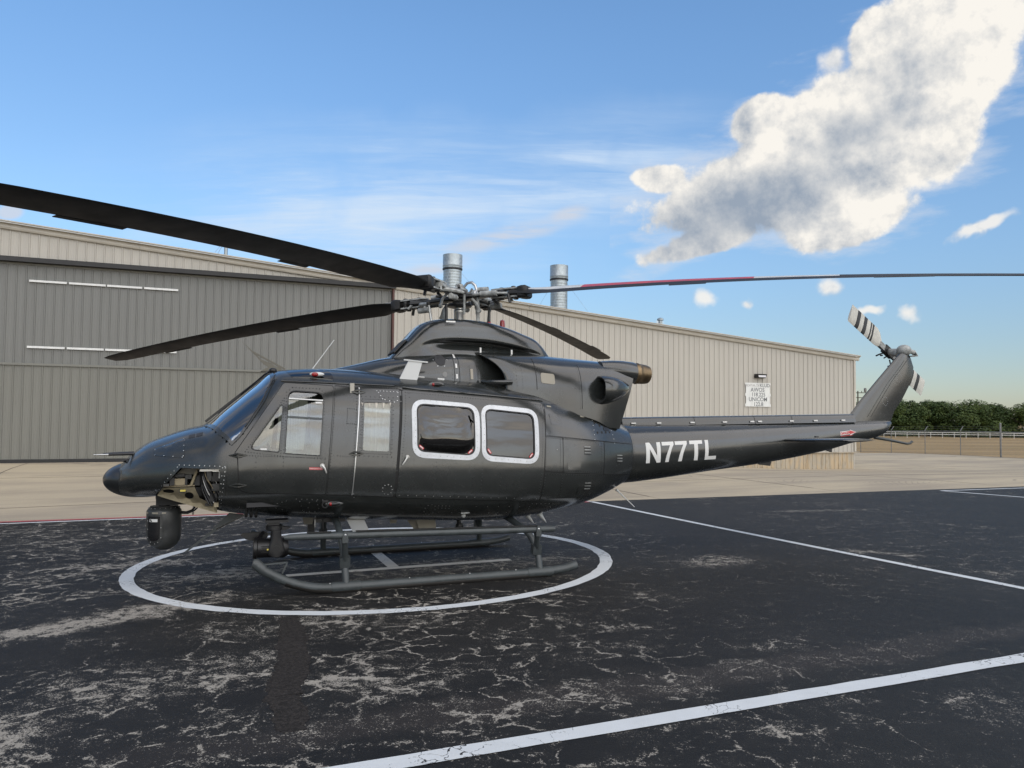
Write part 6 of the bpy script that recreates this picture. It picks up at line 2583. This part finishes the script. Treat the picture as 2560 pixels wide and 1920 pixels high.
# wipers
for s in (-1, 1):
    w_ = empty('wiper', parent=heli)
    m = MB()
    m.tube([(x, s * y, hull_top(x, y) + .03) for x, y in ((-.60, .42), (-.70, .32), (-.84, .20), (-.98, .13))], .010, 7)
    m.build('wiper_arm', BLACK, w_, 60)
    m = MB()
    m.tube([(x, s * y, hull_top(x, y) + .018) for x, y in ((-.80, .14), (-.95, .11), (-1.10, .10), (-1.25, .10))], .008, 6)
    m.build('wiper_blade', BLACKR, w_, 60)
    m = MB()
    m.ellipsoid((-.60, s * .44, hull_top(-.60, .44) + .02), (.05, .045, .035), 12, 8)
    m.build('wiper_motor', BLACK, w_, 60)
    m = MB()
    m.tube([(-.585, s * .80, 2.56), (-.64, s * .90, 2.45), (-.74, s * 1.0, 2.24), (-.86, s * 1.04, 2.03), (-.93, s * 1.06, 1.93)], .007, 6)
    m.build('washer_pipe', BLACK, w_, 60)
# roof skylights
for s in (-1, 1):
    def rt(x, y, off, s=s):
        return (x, s * y, hull_top(x, y) + off)
    patch('roof_window', roundpoly([(-.46, -.62), (.05, -.70), (.10, -.96), (-.40, -.86)], .03, 3), [], rt, 0.006, 0.008, TINT, heli, 0.06)
ln = empty('position_light', parent=heli)
m = MB()
m.ellipsoid((-.10, -.90, 2.565), (.09, .03, .028), 14, 8)
m.build('light_fairing', WANT, ln, 60)
m = MB()
m.ellipsoid((-.125, -.915, 2.562), (.045, .025, .027), 14, 8)
m.build('red_lens', REDG, ln, 60)
for (x, z, kk) in ((1.385, 2.452, .02), (.085, 1.005, .0)):
    lt = empty('position_light', parent=heli)
    y = -(hull_y(x, z) + .004)
    m = MB()
    m.ellipsoid((x, y, z), (.115, .022, .042), 18, 8)
    m.build('light_fairing', PAINT, lt, 60)
    m = MB()
    m.tube([(x - .03, y - .018, z), (x + .02, y - .022, z), (x + .085, y - .010, z)], [.022, .022, .003], 10)
    m.build('light_cone', BLACK, lt, 60)
    m = MB()
    m.ellipsoid((x - .038, y - .018, z), (.022, .02, .022), 12, 8)
    m.build('red_lens', REDG, lt, 60)
m = MB()
pts = [(-.02 + .034 * math.cos(a), -(hull_y(-.02, 1.01) + .02), 1.0 + .034 * math.sin(a)) for a in [2 * PI * i / 16 for i in range(17)]]
m.tube(pts, .008, 6, cap=False)
m.box((-.02, -(hull_y(-.02, 1.045) + .006), 1.045), (.07, .02, .018))
m.build('tie_down_ring', BLACK, heli, 60)
# whip aerial, lower aerial
m = MB()
m.tube([(-.12, -.30, 2.65), (.17, -.30, 3.06)], [.008, .005], 7)
m.build('whip_aerial', WANT, heli, 60)
m = MB()
m.tube([(4.30, -.20, .955), (4.34, -.2, .93)], [.02, .014], 8)
m.tube([(4.32, -.20, .94), (4.60, -.20, .69)], [.010, .006], 7)
m.build('belly_aerial', WANT, heli, 60)
# external stores connectors under the cockpit
m = MB()
for i in range(3):
    for j in range(2):
        x = -.90 + i * .055
        z = .915 - j * .045
        y = -(hull_y(x, z) - .005)
        m.tube([(x, y, z + .012), (x, y - .045, z - .022)], [.022, .018], 10)
tag(m.build('connectors', HUBD, heli, 40), kind='stuff')
# white and beige aerials under the belly
def blade_aerial(name, poly, y, t, mat):
    m = MB()
    m.prism(poly, lambda x, z: (x, y - t / 2, z), lambda x, z: (x, y + t / 2, z))
    return m.build(name, mat, heli)


ba = empty('belly_antenna', parent=heli)
m = MB()
m.prism([(.315, .735), (.535, .725), (.605, .570), (.395, .575)], lambda x, z: (x, -.52, z), lambda x, z: (x, -.49, z))
m.build('antenna_face', WANT, ba)
m = MB()
m.prism([(.32, .742), (.54, .732), (.62, .800), (.44, .812)], lambda x, z: (x, -.56 - (z - .735) * .4, z), lambda x, z: (x, -.30, z))
m.build('antenna_base', pmat('aerial_grey', (0.30, 0.29, 0.265), 0.5), ba)
blade_aerial('belly_antenna', [(1.20, .66), (1.58, .66), (1.60, .46), (1.34, .47)], .20, .03, PALE)
blade_aerial('belly_antenna', [(1.33, .67), (1.62, .66), (1.64, .455), (1.40, .46)], .14, .02, pmat('aerial_cream', (0.40, 0.37, 0.30), 0.5))
blade_aerial('belly_antenna', [(.98, .68), (1.10, .68), (1.085, .575), (1.0, .575)], .2, .02, PALE)
blade_aerial('belly_antenna', [(-.20, .80), (.0, .80), (-.04, .60), (-.15, .60)], .35, .03, PALE)
for i in range(2):
    x = 2.78 + i * .19
    sc = empty('drain_scoop', parent=heli)
    m = MB()
    rings = []
    for t in [j / 8 for j in range(9)]:
        w = .10 * (1 - t) ** .8 + .004
        rings.append([(x + .12 * t + w * .8 * math.cos(a) * .6, -.42 + w * .6 * math.sin(a), .70 - .145 * t ** .85) for a in [2 * PI * j / 14 for j in range(14)]])
    m.loft(rings, True, True, True)
    m.build('scoop_cone', WANT, sc, 50)
m = MB()
m.box((2.40, 0, .64), (.34, .5, .06))
m.build('cargo_hook_mount', BLACK, heli)
m = MB()
m.tube([(1.95, .1, .64), (1.97, .1, .50)], .03, 10)
m.lathe([(.05, .46), (.06, .5), (.05, .54)], (1.97, .1, 0), 12)
m.build('cargo_hook', BLACK, heli, 50)
m = MB()
m.box((.12, -.05, .74), (.36, .9, .05))
m.box((-.05, .45, .62), (.09, .09, .28))
m.build('landing_gear_beam', BLACK, heli)
m = MB()
m.tube([(-.08, -.5, .76), (-.08, -.5, .66)], .006, 6)
m.build('drain_tube', STEEL, heli)
m = MB()
pts = [(.02 + .028 * math.cos(a), -.50, .60 + .028 * math.sin(a)) for a in [2 * PI * i / 14 for i in range(15)]]
m.tube(pts, .006, 6, cap=False)
m.tube([(.02, -.5, .63), (.02, -.5, .76)], .012, 6)
m.build('mooring_ring', BLACK, heli, 60)
m = MB()
m.ellipsoid((1.73, -(hull_y(1.73, .78) + .0), .775), (.03, .02, .03), 12, 8)
m.box((1.73, -(hull_y(1.73, .82) + .005), .815), (.11, .03, .012))
m.build('step_light', HUBG, heli, 50)

# ------------------------------------------------------------------ rows of rivets and screws
def rivet_rows(name, fn, rows, off, r, mat, parent):
    m = MB()
    for (a, b, sp) in rows:
        a, b = Vector(a), Vector(b)
        n = max(1, int((b - a).length / sp))
        for i in range(n + 1):
            p = a.lerp(b, i / n)
            c = Vector(fn(p.x, p.y, off))
            e = Vector(fn(p.x + .004, p.y, off)) - c
            g = Vector(fn(p.x, p.y + .004, off)) - c
            nn = e.cross(g)
            if nn.length < 1e-9:
                continue
            nn.normalize()
            if nn.y > 0 and fn is not farside:
                nn = -nn
            t1 = e.normalized()
            t2 = nn.cross(t1)
            vs = [c + (t1 * math.cos(k * PI / 3) + t2 * math.sin(k * PI / 3)) * r for k in range(6)] + [c + nn * r * 0.55]
            m.add(vs, [(k, (k + 1) % 6, 6) for k in range(6)])
    return tag(m.build(name, mat, parent, 60, fix=False), kind='stuff')


RIVM = pmat('painted_rivet', (0.012, 0.013, 0.013), 0.45)
rows = []
# pilot door edges, window surrounds
def ring_rows(poly, sp):
    out = []
    for i in range(len(poly)):
        a, b = poly[i], poly[(i + 1) % len(poly)]
        if (Vector(a) - Vector(b)).length > sp * .5:
            out.append((a, b, sp))
    return out


rows += ring_rows(scale_poly([(-.885, 1.668), (-.552, 1.63), (-.507, 2.222)], .045), .032)
rows += ring_rows(scale_poly([(-.487, 1.615), (-.092, 1.582), (-.05, 2.30), (-.10, 2.35), (-.38, 2.365), (-.44, 2.31)], .035), .036)
rows += ring_rows(scale_poly([(.437, 2.221), (.753, 2.208), (.716, 1.619), (.405, 1.638)], .04), .03)
rows += ring_rows(scale_poly([(.437, 2.221), (.753, 2.208), (.716, 1.619), (.405, 1.638)], .075), .05)
rows += [((-.96, 1.60), (-.03, 1.555), .03), ((-.035, 1.54), (-.06, 1.15), .035), ((-.50, 1.56), (-.51, 1.30), .04), ((-.80, 1.57), (-.82, 1.20), .05)]
rows += [((.955, 2.34), (.835, 1.10), .035), ((1.0, 2.33), (1.0, 2.28), .03), ((.955, 2.345), (2.77, 2.19), .035), ((2.765, 2.18), (2.675, .98), .035), ((1.895, 1.46), (1.87, 1.05), .045), ((1.30, 1.48), (1.28, 1.10), .05), ((2.15, 1.42), (2.12, 1.0), .05), ((2.40, 1.40), (2.38, 1.0), .05), ((1.02, 1.51), (1.0, 1.10), .05), ((1.55, 1.46), (1.54, 1.06), .05)]
rows += [((.10, 2.39), (-.0, 1.15), .035), ((.36, 2.37), (.26, 1.13), .035), ((.11, 1.58), (.30, 1.56), .03), ((.235, 2.14), (.365, 2.13), .025), ((.235, 1.96), (.36, 1.95), .025), ((.235, 2.14), (.22, 1.96), .025)]
rows += [((2.80, 2.16), (2.74, 1.0), .035), ((2.79, 1.76), (3.60, 1.69), .03), ((3.0, 1.73), (2.985, 1.32), .03), ((3.72, 1.66), (3.70, 1.26), .035), ((2.77, 1.34), (3.7, 1.27), .04), ((4.30, 1.60), (4.32, 1.22), .035), ((2.76, 1.29), (4.2, 1.19), .04), ((3.02, 1.26), (3.0, .98), .035)]
rows += [((.12, 2.44), (.86, 2.405), .03), ((-.48, 2.50), (.07, 2.465), .03)]
rivet_rows('rivets', near, rows, 0.0095, .0068, RIVM, heli)
SCR = []
SCR += [((.85, 1.085), (2.66, .968), .105), ((.31, 1.08), (.30, 1.12), .04), ((-1.64, 1.495), (-1.14, 1.475), .055), ((-1.66, 1.47), (-1.90, 1.165), .055), ((-1.135, 1.46), (-1.185, .99), .045), ((-1.165, 1.46), (-1.205, 1.0), .08)]
SCR += [((-.35, 1.08), (-.05, 1.06), .06), ((-.56, 1.03), (-.46, 1.06), .05), ((-.57, .97), (-.50, .95), .05), ((-.31, 1.05), (-.27, .93), .05), ((-.20, 1.03), (-.22, .90), .05), ((-.12, 1.05), (-.07, .90), .05), ((-.25, .91), (-.06, .90), .06), ((-.98, .99), (-.99, .93), .05)]
SCR += [((1.85, .90), (2.6, .86), .14), ((2.05, .80), (2.30, .79), .12), ((2.62, .90), (2.95, .88), .06), ((2.62, .90), (2.58, .76), .06), ((1.55, .83), (1.75, .82), .07), ((1.50, .72), (2.6, .70), .17), ((2.95, .88), (2.93, .78), .05)]
for (cx, cz, rr_) in ((1.26, .88, .07), (.70, 1.16, .06)):
    for i in range(9):
        a = 2 * PI * i / 9
        SCR.append(((cx + rr_ * math.cos(a), cz + rr_ * math.sin(a)), (cx + rr_ * math.cos(a) + .001, cz + rr_ * math.sin(a)), .05))
SCR += [((1.36, .93), (1.50, .92), .045), ((1.36, .90), (1.50, .89), .045)]
SCR += [((-1.93, 1.675), (-1.61, 1.795), .11), ((-1.60, 1.78), (-1.60, 1.60), .055), ((-1.92, 1.61), (-1.61, 1.585), .10)]
SCR += [((.60, 2.36), (.85, 2.35), .04), ((.62, 2.34), (.66, 2.26), .04), ((.69, 2.25), (.80, 2.22), .05), ((.86, 2.34), (.84, 2.24), .04)]
SCR += [((2.94, 1.60), (2.94, 1.60), .1), ((3.62, 1.98), (3.60, 1.72), .06), ((3.97, 1.90), (3.99, 1.66), .06)]
rivet_rows('screws', near, SCR, 0.0115, .0066, STEEL, heli)
wfr = ring_rows(scale_poly([(1.10, 2.262), (1.80, 2.20), (1.85, 2.12), (1.83, 1.56), (1.78, 1.51), (1.09, 1.56), (1.03, 1.63), (1.045, 2.19)], -.012), .075) + ring_rows(scale_poly([(1.98, 2.198), (2.60, 2.135), (2.655, 2.06), (2.64, 1.50), (2.58, 1.445), (1.97, 1.50), (1.91, 1.57), (1.925, 2.13)], -.012), .075)
rivet_rows('frame_screws', near, wfr, 0.0175, .0048, HUBG, heli)
crow = [((2.50, 2.86), (2.50, 2.45), .045), ((2.58, 2.87), (2.58, 2.42), .04), ((1.90, 2.72), (1.90, 2.52), .025), ((1.98, 2.70), (1.98, 2.52), .03), ((3.43, 2.78), (3.43, 2.15), .035), ((1.66, 2.88), (1.66, 2.55), .05)]
rivet_rows('rivets', cowln, crow, 0.002, .0055, RIVM, cowl)
rivet_rows('screws', cowln, [((1.515 + .09 * math.cos(a), 2.80 + .10 * math.sin(a)), (1.516 + .09 * math.cos(a), 2.80 + .10 * math.sin(a)), .1) for a in [i * PI / 3 for i in range(6)]], 0.003, .007, STEEL, cowl)
rivet_rows('rivets', boomn, [((4.50, 1.86), (8.4, 1.885), .09), ((4.43, 1.85), (4.43, 1.15), .04), ((6.85, 1.85), (6.85, 1.40), .05), ((5.3, 1.83), (5.42, 1.83), .02), ((5.7, 1.84), (5.8, 1.84), .02), ((9.50, 1.93), (9.50, 1.74), .03)], 0.0015, .005, RIVM, boom)
